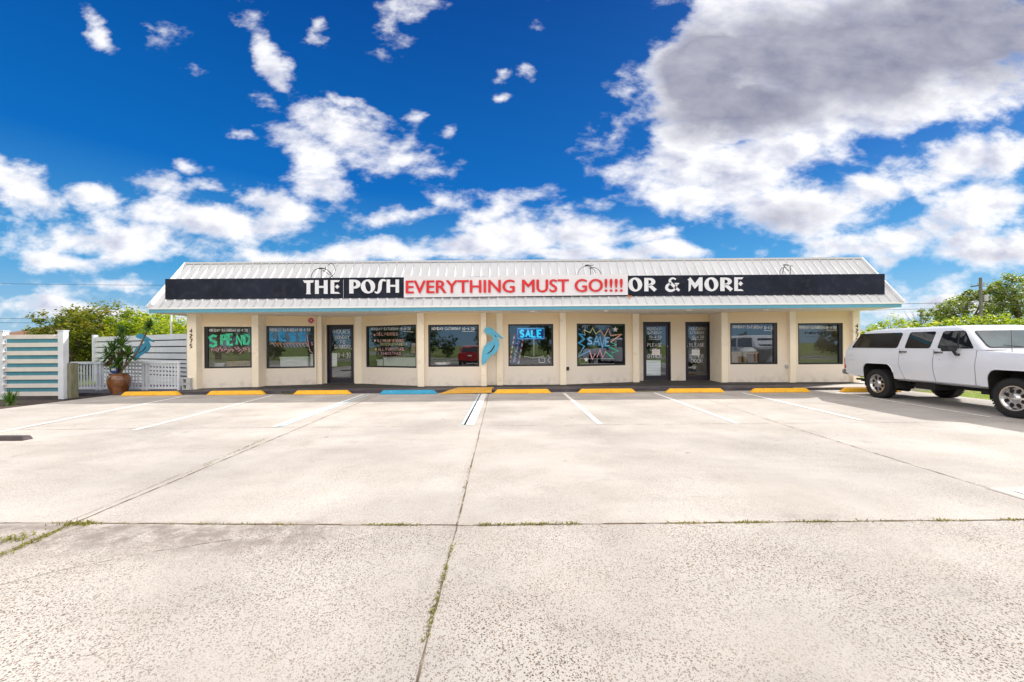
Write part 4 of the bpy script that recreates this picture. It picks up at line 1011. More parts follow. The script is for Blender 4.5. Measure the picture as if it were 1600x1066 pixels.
def make_truck():
    t = empty('parked_truck', (0, 0, 0), 'white long full size wagon with polished alloy wheels parked on the right beside the grass', 'car')
    PM = M['paint']
    secs = []
    def half(zb, zt, zc, k, inset=0.0):
        return [(0, zb), (.84*k, zb), (HW(zb+.04)*k, zb+.05), (HW(.74)*k, .74), (HW(.93)*k, .93), (HW(1.06)*k, 1.06), (HW(1.15)*k, min(1.15, zt-.04)), ((HW(1.27)-inset)*k, min(1.27, zt-.012)), ((.93-inset)*k, zt), (0, zc)]
    for s_, zb, zt, zc, k, ins in ((-1.15, .62, 1.22, 1.22, .93, 0), (-1.12, .57, 1.30, 1.30, .985, 0), (-1.0, .52, 1.33, 1.33, 1, 0), (-.5, .51, 1.34, 1.34, 1, 0), (0, .51, 1.34, 1.34, 1, 0), (1, .51, 1.34, 1.34, 1, 0), (2.0, .51, 1.34, 1.34, 1, 0), (2.55, .51, 1.33, 1.34, 1, 0),
                                   (2.7, .51, 1.30, 1.335, 1, .02), (3.2, .51, 1.275, 1.32, 1, .02), (3.8, .51, 1.25, 1.29, 1, .02), (4.05, .53, 1.21, 1.25, .985, .03), (4.12, .58, 1.15, 1.18, .96, .04)):
        secs.append((s_, half(zb, zt, zc, k, ins)))
    body = loft_x(secs).build('body', PM, t)
    cuts = []
    AR = []
    for yc in (0, 3.14):
        ar = rounded([(yc-.47, .2), (yc-.47, .80), (yc-.36, .935), (yc+.36, .935), (yc+.47, .80), (yc+.47+.07, .2)], .13, 6)
        AR.append(ar)
        for sd in (1, -1):
            c = MB(); c.poly([Vector((sd*.52, a, b_)) for a, b_ in ar], Vector((sd*.6, 0, 0))); cuts.append(c.build('c', PM))
    boolean(body, cuts)
    bm = bmesh.new(); bm.from_mesh(body.data); 
    es = [e for e in bm.edges if len(e.link_faces) == 2 and e.calc_face_angle(0) > .9]
    for fc in bm.faces: fc.smooth = True
    for e in bm.edges:
        if len(e.link_faces) == 2 and e.calc_face_angle(0) > .55: e.smooth = False
    bm.to_mesh(body.data); bm.free()
    for ar, yc in zip(AR, (0, 3.14)):
        for sd in (1, -1):
            q = MB(); n = len(ar); a = [(sd*.535, p, z) for p, z in ar]; b_ = [(sd*(HW(z)-.004 if z > .5 else .93), p, z) for p, z in ar]
            cx, cz = yc, .55
            a = [(x, cx+(p-cx)*.975, cz+(z-cz)*.975) for x, p, z in a]; b_ = [(x, cx+(p-cx)*.975, cz+(z-cz)*.975) for x, p, z in b_]
            q.v = a+b_; q.f = [(i, i+1, n+i+1, n+i) for i in range(n-1) if ar[i][1] > .3 or ar[i+1][1] > .3]+[tuple(range(n))]
            q.build('wheel_arch', M['under'], t)
    # greenhouse
    g = MB(); lv = [(1.33, .945, -1.12, 2.63, .10), (1.54, .907, -.92, 2.43, .10), (1.75, .865, -.66, 2.22, .11), (1.805, .835, -.56, 2.14, .14), (1.85, .76, -.42, 2.0, .16), (1.878, .60, -.2, 1.9, .2), (1.888, .3, .1, 1.6, .2)]
    K_ = 7; rings = []
    for z, hw, s0, s1, r in lv:
        rp_ = rounded([(-hw, s0), (hw, s0), (hw, s1), (-hw, s1)], r, K_); rings.append([(x, y, z) for x, y in rp_])
    n = len(rings[0])
    for r_ in rings: g.v += r_
    for i in range(len(rings)-1):
        for j in range(n): g.f.append((i*n+j, i*n+(j+1) % n, (i+1)*n+(j+1) % n, (i+1)*n+j))
    g.f.append(tuple(reversed(range(n)))); g.f.append(tuple(range((len(rings)-1)*n, len(rings)*n)))
    gh = g.build('cabin', PM, t)
    wins = [('side_window', [(-.92, 1.35), (.58, 1.35), (.68, 1.72), (.62, 1.755), (-.60, 1.755), (-.66, 1.74)]), ('side_window', [(.77, 1.35), (1.44, 1.35), (1.53, 1.755), (.86, 1.755)]), ('side_window', [(1.60, 1.35), (2.41, 1.35), (2.16, 1.755), (1.68, 1.755)])]
    cuts = []
    for nm_, pg in wins:
        pr = rounded(pg, .06, 4)
        for sd in (1, -1):
            c = MB(); k = len(pr)
            c.v = [(sd*(HW(z)-.028), s_, z) for s_, z in pr]+[(sd*1.1, s_, z) for s_, z in pr]
            c.f = [tuple(range(k)), tuple(reversed(range(k, 2*k)))]+[(i, (i+1) % k, k+(i+1) % k, k+i) for i in range(k)]
            cuts.append(c.build('c', PM))
    boolean(gh, cuts)
    bm = bmesh.new(); bm.from_mesh(gh.data)
    for fc in bm.faces: fc.smooth = True
    for e in bm.edges:
        if len(e.link_faces) == 2 and e.calc_face_angle(0) > .5: e.smooth = False
    bm.to_mesh(gh.data); bm.free()
    for nm_, pg in wins:
        pr = rounded(pg, .06, 4)
        cx = sum(p[0] for p in pr)/len(pr); cz = sum(p[1] for p in pr)/len(pr)
        for sd in (1, -1):
            gs = [(cx+(a-cx)*.995, cz+(b_-cz)*.99) for a, b_ in pr]
            c = MB(); c.poly([Vector((sd*(HW(z)-.024), s_, z)) for s_, z in gs], Vector((sd*.012, 0, 0)))
            w_ = c.build('side_window', M['sideglass'], t)
            r_ = MB(); ribbon(r_, [Vector((sd*(HW(z)-.008), s_, z)) for s_, z in gs], .016, Vector((sd, 0, .2)).normalized(), True); r_.build('window_rubber', M['seam'], w_)
    for sd in (1, -1):
        vb = MB(); vb.tube([(sd*(HW(1.36)-.008), 2.06, 1.36), (sd*(HW(1.74)-.008), 2.03, 1.74)], .011, 6); vb.build('window_bar', M['blackplastic'], t)
    # windshield
    def wsh(ins, off):
        pts = []
        for (x, z) in ((-.86+ins, 1.37+ins*.6), (.86-ins, 1.37+ins*.6), (.775-ins, 1.745-ins*.4), (-.775+ins, 1.745-ins*.4)): pts.append((x, z))
        pr = rounded(pts, .07, 4); out = []
        for x, z in pr:
            s_ = (2.63+(2.43-2.63)*(z-1.33)/.21 if z < 1.54 else 2.43+(2.22-2.43)*(z-1.54)/.21) - .0*abs(x)
            out.append(Vector((x, s_+off, z+off*.5)))
        return out
    m = MB(); m.poly(wsh(0, .004), Vector((0, .004, .002))); wr = m.build('windshield', M['seam'], t)
    m = MB(); m.poly(wsh(.025, .009), Vector((0, .003, .002))); m.build('glass', M['windshield'], wr)
    m = MB(); m.tube([(.1, 2.65, 1.375), (.55, 2.60, 1.43)], .008, 6); m.tube([(-.6, 2.65, 1.375), (-.15, 2.60, 1.43)], .008, 6); m.build('wiper', M['blackplastic'], t)
    # rear glass
    m = MB(); pr = rounded([(-.74, 1.40), (.74, 1.40), (.66, 1.74), (-.66, 1.74)], .06)
    m.poly([Vector((x, (-1.12+(z-1.33)*(.20/.21) if z < 1.54 else -.92+(z-1.54)*(.26/.21))-.006, z)) for x, z in pr], Vector((0, -.004, 0))); m.build('rear_window', M['sideglass'], t)
    # doors: thin skins with dark gaps
    zs = [.575, .66, .74, .84, .93, 1.0, 1.06, 1.17, 1.27, 1.325]
    def e_rear(z): return .66+(.16*max(0, (.95-z)/.4)**1.3)
    def e_mid(z): return 1.55-(.0 if z > .8 else -.05*(.8-z)/.25)
    def e_frt(z): return 2.47-(.03*(1.3-z))
    for sd in (1, -1):
        for (f0, f1) in ((e_rear, e_mid), (e_mid, e_frt)):
            m = MB(); cols = 6
            for z in zs:
                for c in range(cols+1):
                    s_ = (f0(z)+.010)+(f1(z)-f0(z)-.020)*c/cols; m.v.append((sd*(HW(z)+.005), s_, z))
            for i in range(len(zs)-1):
                for c in range(cols): a = i*(cols+1)+c; m.f.append((a, a+1, a+cols+2, a+cols+1))
            d = m.build('door', PM, t, smooth=True)
            hs = f0(1.3)+.13; zz = 1.262
            h = MB(); h.box(min(sd*.96, sd*.99), max(sd*.96, sd*.99), hs-.09, hs+.09, zz-.018, zz+.018); h.box(min(sd*.985, sd*1.0), max(sd*.985, sd*1.0), hs-.10, hs-.03, zz-.028, zz+.022)
            h.build('handle', M['chromedark'], d, bevel=.006)
            k_ = MB(); k_.lathe([(0, 0), (.014, 0), (.014, .006)], (0, 0, 0), 10, 'y'); k_.v = [(sd*(HW(1.1)+.004+v[1]), hs+.02+v[0], 1.09+v[2]) for v in k_.v]; k_.build('lock', M['black'], d)
        m = MB()
        for fe in (e_rear, e_mid, e_frt): ribbon(m, [Vector((sd*(HW(z)+.002), fe(z), z)) for z in zs], .009, Vector((sd, 0, 0)))
        ribbon(m, [Vector((sd*(HW(.572)+.002), s_, .572)) for s_ in (.72, 1.2, 1.8, 2.52)], .008, Vector((sd, 0, 0)))
        for sq in ([(-.94, 1.0), (-.94, 1.14), (-.78, 1.14), (-.78, 1.0), (-.94, 1.0)],): ribbon(m, [Vector((sd*(HW(z)+.002), s_, z)) for s_, z in sq], .004, Vector((sd, 0, 0)))
        m.build('panel_gap', M['seamlite'], t)
        m = MB(); x0 = .985
        m.tube([(sd*.94, 2.12, 1.22), (sd*1.03, 2.12, 1.22), (sd*1.08, 2.10, 1.32)], .028, 8); 
        mi = m.build('mirror', M['blackplastic'], t)
        m = MB(); v = []
        for s_, k in ((2.02, 1.0), (2.16, .85)):
            for (x, z) in ((1.0, 1.29), (1.28, 1.29), (1.28, 1.43), (1.0, 1.43)): v.append((sd*(1.135+(x-1.135)*k), s_, 1.36+(z-1.36)*k))
        m.hexa(v); m.build('mirror_housing', M['blackplastic'], mi, bevel=.02)
        m = MB(); m.box(min(sd*.80, sd*.965), max(sd*.80, sd*.965), -1.165, -1.085, .74, 1.06); m.build('tail_light', M['taillight'], t, bevel=.01)
        m = MB(); m.box(min(sd*.60, sd*.88), max(sd*.60, sd*.88), 4.10, 4.15, .86, 1.06); m.build('headlight', M['white'], t, bevel=.01)
        # fender flare lip
        for yc, ar in zip((0, 3.14), AR):
            m = MB(); m.tube([(sd*(HW(z)+.002), p, z) for p, z in ar if z > .52], .011, 6); m.build('arch_lip', PM, t)
    m = MB(); m.box(-.94, .94, -1.30, -1.16, .56, .72); m.build('rear_bumper', M['chromedark'], t, bevel=.03)
    m = MB(); m.box(-.96, .96, 4.12, 4.26, .55, .73); m.build('front_bumper', M['chrome'], t, bevel=.03)
    m = MB(); m.box(-.58, .58, 4.11, 4.14, .84, 1.08); m.build('grille', M['blackplastic'], t, bevel=.01)
    m = MB(); m.tube([(.78, 2.95, 1.28), (.78, 2.93, 1.85)], [.006, .003], 5); m.lathe([(0, .02), (.02, .015), (.028, 0)], (.78, 2.95, 1.275), 10); m.build('antenna', M['wire'], t)
    m = MB(); m.box(-.50, .50, -1.0, 3.9, .40, .56); m.tube([(-.7, 0, .39), (.7, 0, .39)], .05, 8); m.tube([(-.7, 3.25, .39), (.7, 3.25, .39)], .05, 8)
    m.tube([(.15, 0, .25), (.15, 0, .5)], .13, 10); m.box(.45, .88, 1.0, 1.5, .36, .54); m.box(.5, .8, 2.4, 2.75, .38, .52); m.box(.52, .60, -1.0, .75, .36, .42); m.tube([(.6, -1.15, .42), (.6, .6, .42)], .03, 8)
    m.build('underbody', M['under'], t)
    for (x, y, sd) in ((.86, 0, 1), (.86, 3.14, 1), (-.86, 0, -1), (-.86, 3.14, -1)): wheel(t, x, y, .385, .25, .235, sd)
    t.location = (10.93, 11.15, 0.004); t.rotation_euler = (0, 0, PI-.035)
    return t
def opq(name, col, rough, coat=.5):
    m, nt = newmat(name); b = N(nt, 'ShaderNodeBsdfPrincipled'); out = N(nt, 'ShaderNodeOutputMaterial'); nt.links.new(b.outputs[0], out.inputs[0])
    tc = N(nt, 'ShaderNodeTexCoord'); no = N(nt, 'ShaderNodeTexNoise'); no.inputs['Scale'].default_value = 1.6; nt.links.new(tc.outputs['Object'], no.inputs['Vector'])
    r = ramp(nt, no.outputs[0], [(.35, tuple(c*.5 for c in col)), (.65, tuple(c*1.6 for c in col))]); nt.links.new(r.outputs[0], b.inputs['Base Color'])
    b.inputs['Roughness'].default_value = rough; b.inputs['Specular IOR Level'].default_value = .8; b.inputs['Coat Weight'].default_value = coat; b.inputs['Coat Roughness'].default_value = .01; return m
M['sideglass'] = opq('dark_side_glass', (.008, .011, .016), .03)
M['windshield'] = opq('green_windshield', (.035, .065, .065), .03, 1.0)
M['chromedark'] = simple('aged_chrome', (.35, .35, .36), rough=.3, metal=.9, var=.4, scale=20)
M['seamlite'] = simple('body_gap', (.22, .22, .25), rough=.7)
truck = make_truck()

# red car parked behind the photographer, seen mirrored in a shop window
def red_car():
    t = empty('red_car', (0, 0, 0), 'red hatchback parked in the lot, mirrored in the fourth shop window', 'car')
    def half(zt, k): return [(0, .28), (.78*k, .28), (.88*k, .36), (.90*k, .6), (.90*k, .85), (.86*k, .96), (.80*k, min(1.02, zt)), (0, zt)]
    secs = [(-1.0, half(1.0, .93)), (-.95, half(1.02, .98)), (-.6, half(1.03, 1)), (1.8, half(1.02, 1)), (2.6, half(.98, 1)), (3.2, half(.9, .95)), (3.35, half(.8, .88))]
    loft_x(secs).build('body', M['redcar'], t, smooth=True)
    g = MB(); rings = []
    for z, hw, s0, s1 in ((1.0, .80, -.9, 2.2), (1.2, .74, -.78, 1.85), (1.42, .64, -.55, 1.3), (1.5, .5, -.3, .9)):
        rings.append([(x, y, z) for x, y in rounded([(-hw, s0), (hw, s0), (hw, s1), (-hw, s1)], .12)])
    n = len(rings[0])
    for r_ in rings: g.v += r_
    for i in range(3):
        for j in range(n): g.f.append((i*n+j, i*n+(j+1) % n, (i+1)*n+(j+1) % n, (i+1)*n+j))
    g.f.append(tuple(range(3*n, 4*n))); g.build('cabin', M['redcar'], t, smooth=True)
    m = MB(); pr = rounded([(-.62, 1.05), (.62, 1.05), (.54, 1.37), (-.54, 1.37)], .08)
    m.poly([Vector((x, -.9+(z-1.0)*.62-.02+(.18*max(0, z-1.2)), z)) for x, z in pr], Vector((0, -.01, 0))); m.build('rear_window', M['sideglass'], t)
    for sd in (1, -1):
        m = MB(); m.box(min(sd*.58, sd*.88), max(sd*.58, sd*.88), -1.01, -.93, .78, .92); m.build('tail_light', M['taillight'], t, bevel=.02)
        m = MB(); m.poly([Vector((sd*.765, a, b_)) for a, b_ in ((-.6, 1.06), (1.75, 1.06), (1.3, 1.34), (-.4, 1.36))], Vector((sd*.03, 0, 0))); m.build('side_window', M['sideglass'], t)
        wheel(t, sd*.80, -.15, .33, .2, .21, sd, 5); wheel(t, sd*.80, 2.45, .33, .2, .21, sd, 5)
    m = MB(); m.box(-.16, .16, -1.012, -1.0, .74, .84); m.build('number_plate', M['white'], t)
    m = MB(); m.box(-.84, .84, -1.03, -.95, .28, .46); m.build('rear_bumper', M['under'], t, bevel=.02)
    t.location = (-3.05, -1.75, .002); t.rotation_euler = (0, 0, PI); return t
red_car()

# ---------------------------------------------------------------- fences and yard at the left
sf = empty('slat_gate', (-14.4, 12.3, 0), 'striped fence panel of cream slats over teal between white posts', 'fence')
Yf = 12.2
def ZP(px, py, D): return P(px, py, D).z
x0, x1 = XD(6, Yf), XD(91, Yf)
zt = 1.93
for (a, b_) in ((x0-.16, x0), (x1, x1+.17)):
    p = MB().box(a, b_, Yf-.02, Yf+.14, 0, 2.03).build('post', M['whitewood'], sf, bevel=.008)
    MB().box(a-.015, b_+.015, Yf-.035, Yf+.155, 2.03, 2.06).build('post_cap', M['whitewood'], p, bevel=.006)
for i in range(8):
    z1 = zt-i*.243; MB().box(x0, x1, Yf+.0, Yf+.022, z1-.125, z1).build('slat', M['creamslat'], sf)
for i in range(7):
    z1 = zt-.112-i*.243; MB().box(x0+.02, x1-.02, Yf+.055, Yf+.075, z1-.15, z1).build('back_slat', M['tealslat'], sf)
m = MB()
for i in range(8):
    z1 = zt-i*.243; m.lathe([(0, -.06), (.03, -.06), (.035, -.03), (.03, 0)], (x0+.03, Yf+.0, z1-.02), 8, 'y'); 
m.lathe([(0, -.05), (.03, -.05), (.03, 0)], (x1-.06, Yf, zt-.03), 8, 'y'); m.build('hinge', M['white'], sf)
x = XD(107.5, 12.35); o = MB().box(x-.14, x+.14, 12.28, 12.5, 0, 1.07).build('timber_post', M['oldpost'], bevel=.015)
tag(o, 'short thick weathered green timber post beside the striped panel', 'post')
# back slat fence running away from the building corner
Fp = Plane(XD(150, 18.5), 18.5, XD(293, 14.9), 14.9)
bf = empty('slat_fence', (Fp.a.x, Fp.a.y, 0), 'white fence of wide horizontal boards running from the shop corner behind the planter', 'fence')
z = 2.02; i = 0
for h in (.20, .20, .20, .20, .11, .11, .11, .11, .34, .11, .11, .11):
    MB().slab(Fp, 0, Fp.L, z-h, z, 0, .02).build('board', M['whitewood'], bf); z -= h+.042
MB().slab(Fp, 0, Fp.L, .05, 2.0, -.05, -.045).build('backing', M['seam'], bf)
MB().slab(Fp, -.16, 0, 0, 2.12, -.08, .09).build('post', M['whitewood'], bf, bevel=.01)
for u in (2.4, Fp.L-.1): MB().slab(Fp, u, u+.09, 0, 1.98, -.045, -.004).build('rail', M['whitewood'], bf)
# lattice rail
La = Plane(XD(112, 13.9), 13.9, XD(282, 13.75), 13.75)
lt = empty('lattice_rail', (La.a.x, La.a.y, 0), 'low white lattice railing standing behind the brown planter', 'railing')
MB().slab(La, 0, La.L, .98, 1.06, -.02, .05).build('top_rail', M['whitewood'], lt, bevel=.006)
MB().slab(La, 0, La.L-.08, .12, .20, -.02, .03).build('bottom_rail', M['whitewood'], lt, bevel=.006)
us = [0, La.u(150), La.u(222), La.u(277)]
for u in (us[0], us[1], us[1]+.13, us[2], us[2]+.13, us[3]): MB().slab(La, u, u+.07, .06 if u != us[3] else -.02, 1.0, -.03, .028).build('upright', M['whitewood'], lt)
m = MB(); u = .11
while u < us[1]-.04: m.slab(La, u, u+.045, .2, .98, 0, .015); u += .105
m.build('picket', M['whitewood'], lt)
m = MB()
for a, b_ in ((us[1]+.2, us[2]), (us[2]+.2, us[3])):
    u = a+.03
    while u < b_-.05: m.slab(La, u, u+.042, .2, .98, 0, .012); u += .112
    z = .27
    while z < .95: m.slab(La, a, b_, z, z+.04, -.014, -.002); z += .125
m.build('lattice', M['whitewood'], lt)
# concrete block
cb = empty('concrete_block', (XD(289.5, 13.85), 13.9, WZ), 'two grey hollow concrete blocks stacked by the shop corner', 'concrete block')
for kz in (0, .2):
    xx = XD(283.5, 13.8); m = MB(); zz = WZ+kz; w = .29
    m.box(xx, xx+w, 13.80, 14.1, zz, zz+.035).box(xx, xx+w, 13.80, 14.1, zz+.16, zz+.195).box(xx, xx+.045, 13.80, 14.1, zz+.035, zz+.16).box(xx+.14, xx+w, 13.80, 14.1, zz+.035, zz+.16)
    m.build('block', M['block'], cb)
# planter with yucca and yard sign
Yp = 13.25; xp = XD(185.5, Yp)
po = MB().lathe([(r_*.79, z_*.94) for r_, z_ in [(0, 0), (.20, 0), (.23, .05), (.33, .25), (.375, .42), (.375, .55), (.34, .66), (.30, .69), (.325, .72), (.32, .735), (.28, .735), (.27, .66), (0, .64)]], (0, 0, 0), 36)
po = po.build('flower_pot', M['pot'], smooth=True); po.location = (xp, Yp, .0); tag(po, 'large round glazed brown pot in front of the lattice railing', 'pot')
so = MB().lathe([(0, .625), (.21, .62)], (xp, Yp, 0), 20)
yc = empty('yucca_plant', (xp, Yp, .65), 'spiky green yucca with several heads growing in the brown pot', 'plant')
so.build('soil', M['soil'], yc)
def yhead(c, r, n, droop=.3, up=.5, mat='yucca', seed=0):
    rr = random.Random(seed); mb = MB(); c = Vector(c)
    for i in range(n):
        az = rr.uniform(0, 2*PI); el = rr.uniform(-.5, 1.4) if up else rr.uniform(-1.3, -.5); L = r*rr.uniform(.8, 1.35)
        d = Vector((math.cos(az)*math.cos(el), math.sin(az)*math.cos(el), math.sin(el))); s_ = d.cross(Vector((0, 0, 1))).normalized()
        w = .013*r/.35+.004; pts = []
        for t in (0, .35, .7, 1):
            p = c + d*L*t + Vector((0, 0, -droop*L*t*t*math.cos(el))); ww = w*(1 if t < .8 else .1)*(.7+.5*math.sin(PI*min(1, t+.1))); pts += [p-s_*ww, p+s_*ww]
        b_ = len(mb.v); mb.v += [tuple(p) for p in pts]
        for k in range(3): mb.f.append((b_+2*k, b_+2*k+1, b_+2*k+3, b_+2*k+2))
    return mb
heads = [((176, 549), .40, 85, .05), ((169, 558), .34, 60, .1), ((190, 520), .27, 70, .0), ((190, 540), .36, 120, .0), ((200, 556), .34, 110, -.05), ((233, 511), .28, 130, .05), ((184, 568), .30, 90, -.1)]
tr = MB(); base = Vector((xp, Yp, .64))
for i, ((hx, hy), r, n, dy) in enumerate(heads):
    h = P(hx, hy, Yp+dy); yhead(h, r, n, seed=i).build('leaf_rosette', M['yucca'], yc)
    if i in (0, 1, 3): yhead(h-Vector((0, 0, .12)), r*.6, 40, up=0, seed=i+50).build('dry_leaves', M['dry'], yc)
    b0 = base+Vector((R.uniform(-.1, .12), R.uniform(-.08, .08), 0)); mid = b0.lerp(h, .5)+Vector((.05 if i != 5 else .12, 0, -.05))
    tr.tube([b0, mid, h], [.035, .028, .022], 7)
tr.build('trunk', M['bark'], yc)
ad = empty('yard_sign', P(178, 585, Yp-.2), 'small blue octagonal yard sign lettered ADT stuck in the pot', 'sign')
pla = Plane(xp-1, Yp-.24, xp+1, Yp-.24)
disc(pla, 178, 577.5, .135, 0, .012, 8).build('plate', M['adt'], ad)
m = MB(); write_px(m, pla, 'ADT', 174.6, 575.8, 2.2, 3.4, .35, .022, .016, 0); m.build('lettering', M['white'], ad)
m = MB(); m.tube([P(178, 584, Yp-.235), P(179, 590, Yp-.1)], .008); m.build('stake', M['block'], ad)
ag = empty('agave_plant', G(10, 633), 'small blue green spiky plant at the foot of the striped panel', 'plant')
yhead((G(10, 633).x, G(10, 633).y+.1, .04), .34, 60, .15, seed=77).build('leaf_rosette', M['yucca'], ag)
MB().tube([(XD(268, 16.5), 16.5, 0), (XD(268, 16.5), 16.5, 2.95)], .035, 8).build('white_pole', M['white'], loc=(XD(268, 16.5), 16.5, 0))
tag(bpy.data.objects['white_pole'], 'thin white pole rising behind the white board fence', 'pole')
# weeds along kerb
def weedpatch(mb, c, r, n, h, rr, flat=.5):
    for i in range(n):
        a = rr.uniform(0, 2*PI); q = abs(rr.gauss(0, r[0])); px_ = c[0]+rr.gauss(0, r[0]); py_ = c[1]+rr.gauss(0, r[1]); az = rr.uniform(0, 2*PI)
        L = h*rr.uniform(.4, 1.2); d = Vector((math.cos(az)*flat, math.sin(az)*flat, 1)).normalized()*L; s_ = Vector((-math.sin(az), math.cos(az), 0))*.004
        p = Vector((px_, py_, .002)); b_ = len(mb.v); mb.v += [tuple(p-s_), tuple(p+s_), tuple(p+d*.6+s_*.9), tuple(p+d), tuple(p+d*.6-s_*.9)]; mb.f.append((b_, b_+1, b_+2, b_+3, b_+4))
rr = random.Random(5); wd = MB()
def along(a, b_, n, sp, h):
    for i in range(n):
        t = rr.random(); t2 = (int(t*7)+rr.gauss(.5, .12))/7 if rr.random() < .8 else t
        weedpatch(wd, (a[0]+(b_[0]-a[0])*t2, a[1]+(b_[1]-a[1])*t2), sp, 5, h, rr, .9)
along((-.30, 3.425), (.55, 3.43), 60, (.03, .010), .022); along((-1.25, 3.44), (-.75, 3.43), 36, (.03, .008), .018); along((1.2, 3.43), (5.0, 3.45), 110, (.05, .010), .018)
along((-3.8, 3.52), (-1.4, 3.45), 34, (.03, .009), .016); along((-3.75, 3.4), (-3.70, 2.7), 50, (.02, .05), .025); weedpatch(wd, (-3.72, 3.50), (.08, .025), 150, .028, rr); along((-4.1, 3.0), (-3.9, 3.3), 50, (.05, .04), .03)
along((-.455, 2.1), (-.46, 3.1), 50, (.008, .05), .015); along((-.5, 3.5), (-.55, 6), 10, (.008, .1), .02)
along((-4.1, 7.0), (-3.85, 4.8), 14, (.012, .1), .02); along((-9.2, 7.0), (-8.5, 7.1), 12, (.1, .03), .02)
for c in ((-7.1, 12.98), (4.3, 12.95), (-6.7, 12.99)): weedpatch(wd, c, (.18, .02), 70, .07, rr)
tag(wd.build('joint_weeds', M['weed']), 'low yellow green weeds growing in the slab joints', 'weeds', kind='stuff')
# lawn strip blades
gb_ = MB()
for i in range(14000):
    x = rr.uniform(12.4, 17) if rr.random() < .8 else rr.uniform(17, 24); y = rr.uniform(5, 19); weedpatch(gb_, (x, y), (.02, .02), 1, .07, rr, .6)
for i in range(3500): weedpatch(gb_, (rr.uniform(-19, -13), rr.uniform(14.6, 18)), (.05, .05), 1, .10, rr, .6)
gb_.v = [(a, b_, c-.06) for a, b_, c in gb_.v]
tag(gb_.build('lawn_grass', M['blade']), 'bright yellow green lawn beside the lot', 'grass', kind='stuff')

# ---------------------------------------------------------------- trees
def foliage(blobs, n, size, seed, shell=.55):
    rr = random.Random(seed); V, Fc = [], []
    tot = sum(b[3]*b[4]*b[5] for b in blobs)
    for (cx, cy, cz, rx, ry, rz) in blobs:
        m_ = int(n*rx*ry*rz/tot); cl = max(4, m_//45)
        for c in range(cl):
            while True:
                d = Vector((rr.gauss(0, 1), rr.gauss(0, 1), rr.gauss(0, 1)))
                if d.length > .1: break
            d.normalize(); k = rr.uniform(shell, 1.0)**.7*rr.uniform(.82, 1.12)
            cc = Vector((cx+d.x*rx*k, cy+d.y*ry*k, cz+d.z*rz*k)); cr_ = min(rx, ry, rz)*rr.uniform(.16, .34)
            for i in range(45):
                p = cc+Vector((rr.gauss(0, .55), rr.gauss(0, .55), rr.gauss(0, .42)))*cr_
                a = Vector((rr.uniform(-1, 1), rr.uniform(-1, 1), rr.uniform(-1, 1))).normalized(); nrm = (Vector((rr.gauss(0, .6), rr.gauss(0, .6), 1))).normalized()
                a = (a-nrm*a.dot(nrm)); 
                if a.length < .1: continue
                a.normalize(); b2 = nrm.cross(a); s_ = size*rr.uniform(.6, 1.25)
                o = len(V); V += [tuple(p-a*s_), tuple(p-b2*s_*.55+a*.1*s_), tuple(p+a*s_), tuple(p+b2*s_*.55+a*.1*s_)]; Fc.append((o, o+1, o+2, o+3))
    mb = MB(); mb.v = V; mb.f = Fc; return mb
def limbs(base, blobs, r0, seed):
    rr = random.Random(seed); mb = MB(); top = max(b[2] for b in blobs); fork = Vector((0, 0, top*.38))
    mb.tube([(0, 0, -.05), (rr.uniform(-.1, .1), rr.uniform(-.1, .1), fork.z*.5), fork], [r0*1.25, r0, r0*.85], 9)
    for (cx, cy, cz, rx, ry, rz) in blobs:
        for k in range(3):
            e = Vector((cx+rr.uniform(-.6, .6)*rx, cy+rr.uniform(-.6, .6)*ry, cz+rr.uniform(-.2, .7)*rz)); md = fork.lerp(e, .5)+Vector((0, 0, .12*rz))
            mb.tube([fork, md, e], [r0*.55, r0*.35, r0*.08], 6)
    return mb
def tree(name, loc, blobs, n, size, mat, label, cat, seed, group=None, r0=.1):
    t = empty(name, loc, label, cat, group); L0 = WL[t.name]
    f_ = foliage(blobs, n, size, seed); f_.v = [(a+L0.x, b_+L0.y, c+L0.z) for a, b_, c in f_.v]; f_.build('crown', M[mat], t)
    l_ = limbs(loc, blobs, r0, seed); l_.v = [(a+L0.x, b_+L0.y, c+L0.z) for a, b_, c in l_.v]; l_.build('trunk', M['bark'], t)
    return t
def bushblobs(h, w, seed):
    rr = random.Random(seed); out = [(0, 0, h*.5, w*.85, w*.8, h*.46)]
    for i in range(5):
        a = rr.uniform(0, 2*PI); out.append((math.cos(a)*w*.55, math.sin(a)*w*.5, h*rr.uniform(.45, .80), w*rr.uniform(.35, .5), w*.4, h*rr.uniform(.17, .26)))
    return out
LB = [('dark shaded sea grape tree directly behind the gap beside the timber post', 112, 21, 3.5, 1.7), ('tallest sea grape tree above the left fences', 172, 23, 4.35, 2.1), ('low sea grape bush left of the gap behind the striped panel', 82, 24, 2.9, 1.3),
      ('broad yellow green bush above the white board fence', 222, 22, 3.55, 1.8), ('yellow green bush behind the thin white pole', 272, 21.5, 3.05, 1.7), ('rounded sea grape tree just left of the tallest one', 140, 23.5, 3.95, 1.7), ('yellow green bush between pole and planter heads', 246, 25.5, 3.7, 1.9)]
for i, (lb, px, D, h, w) in enumerate(LB):
    tree('sea_grape_tree' if i in (0, 1, 2, 5) else 'garden_bush', (XD(px, D), D, -.06), bushblobs(h, w, 30+i), 7500, .085, 'seagrape' if i in (0, 1, 5, 2) else 'bushy', lb, 'tree' if i in (0, 1, 2, 5) else 'bush', 30+i, 'bushes behind the left fences', .09)
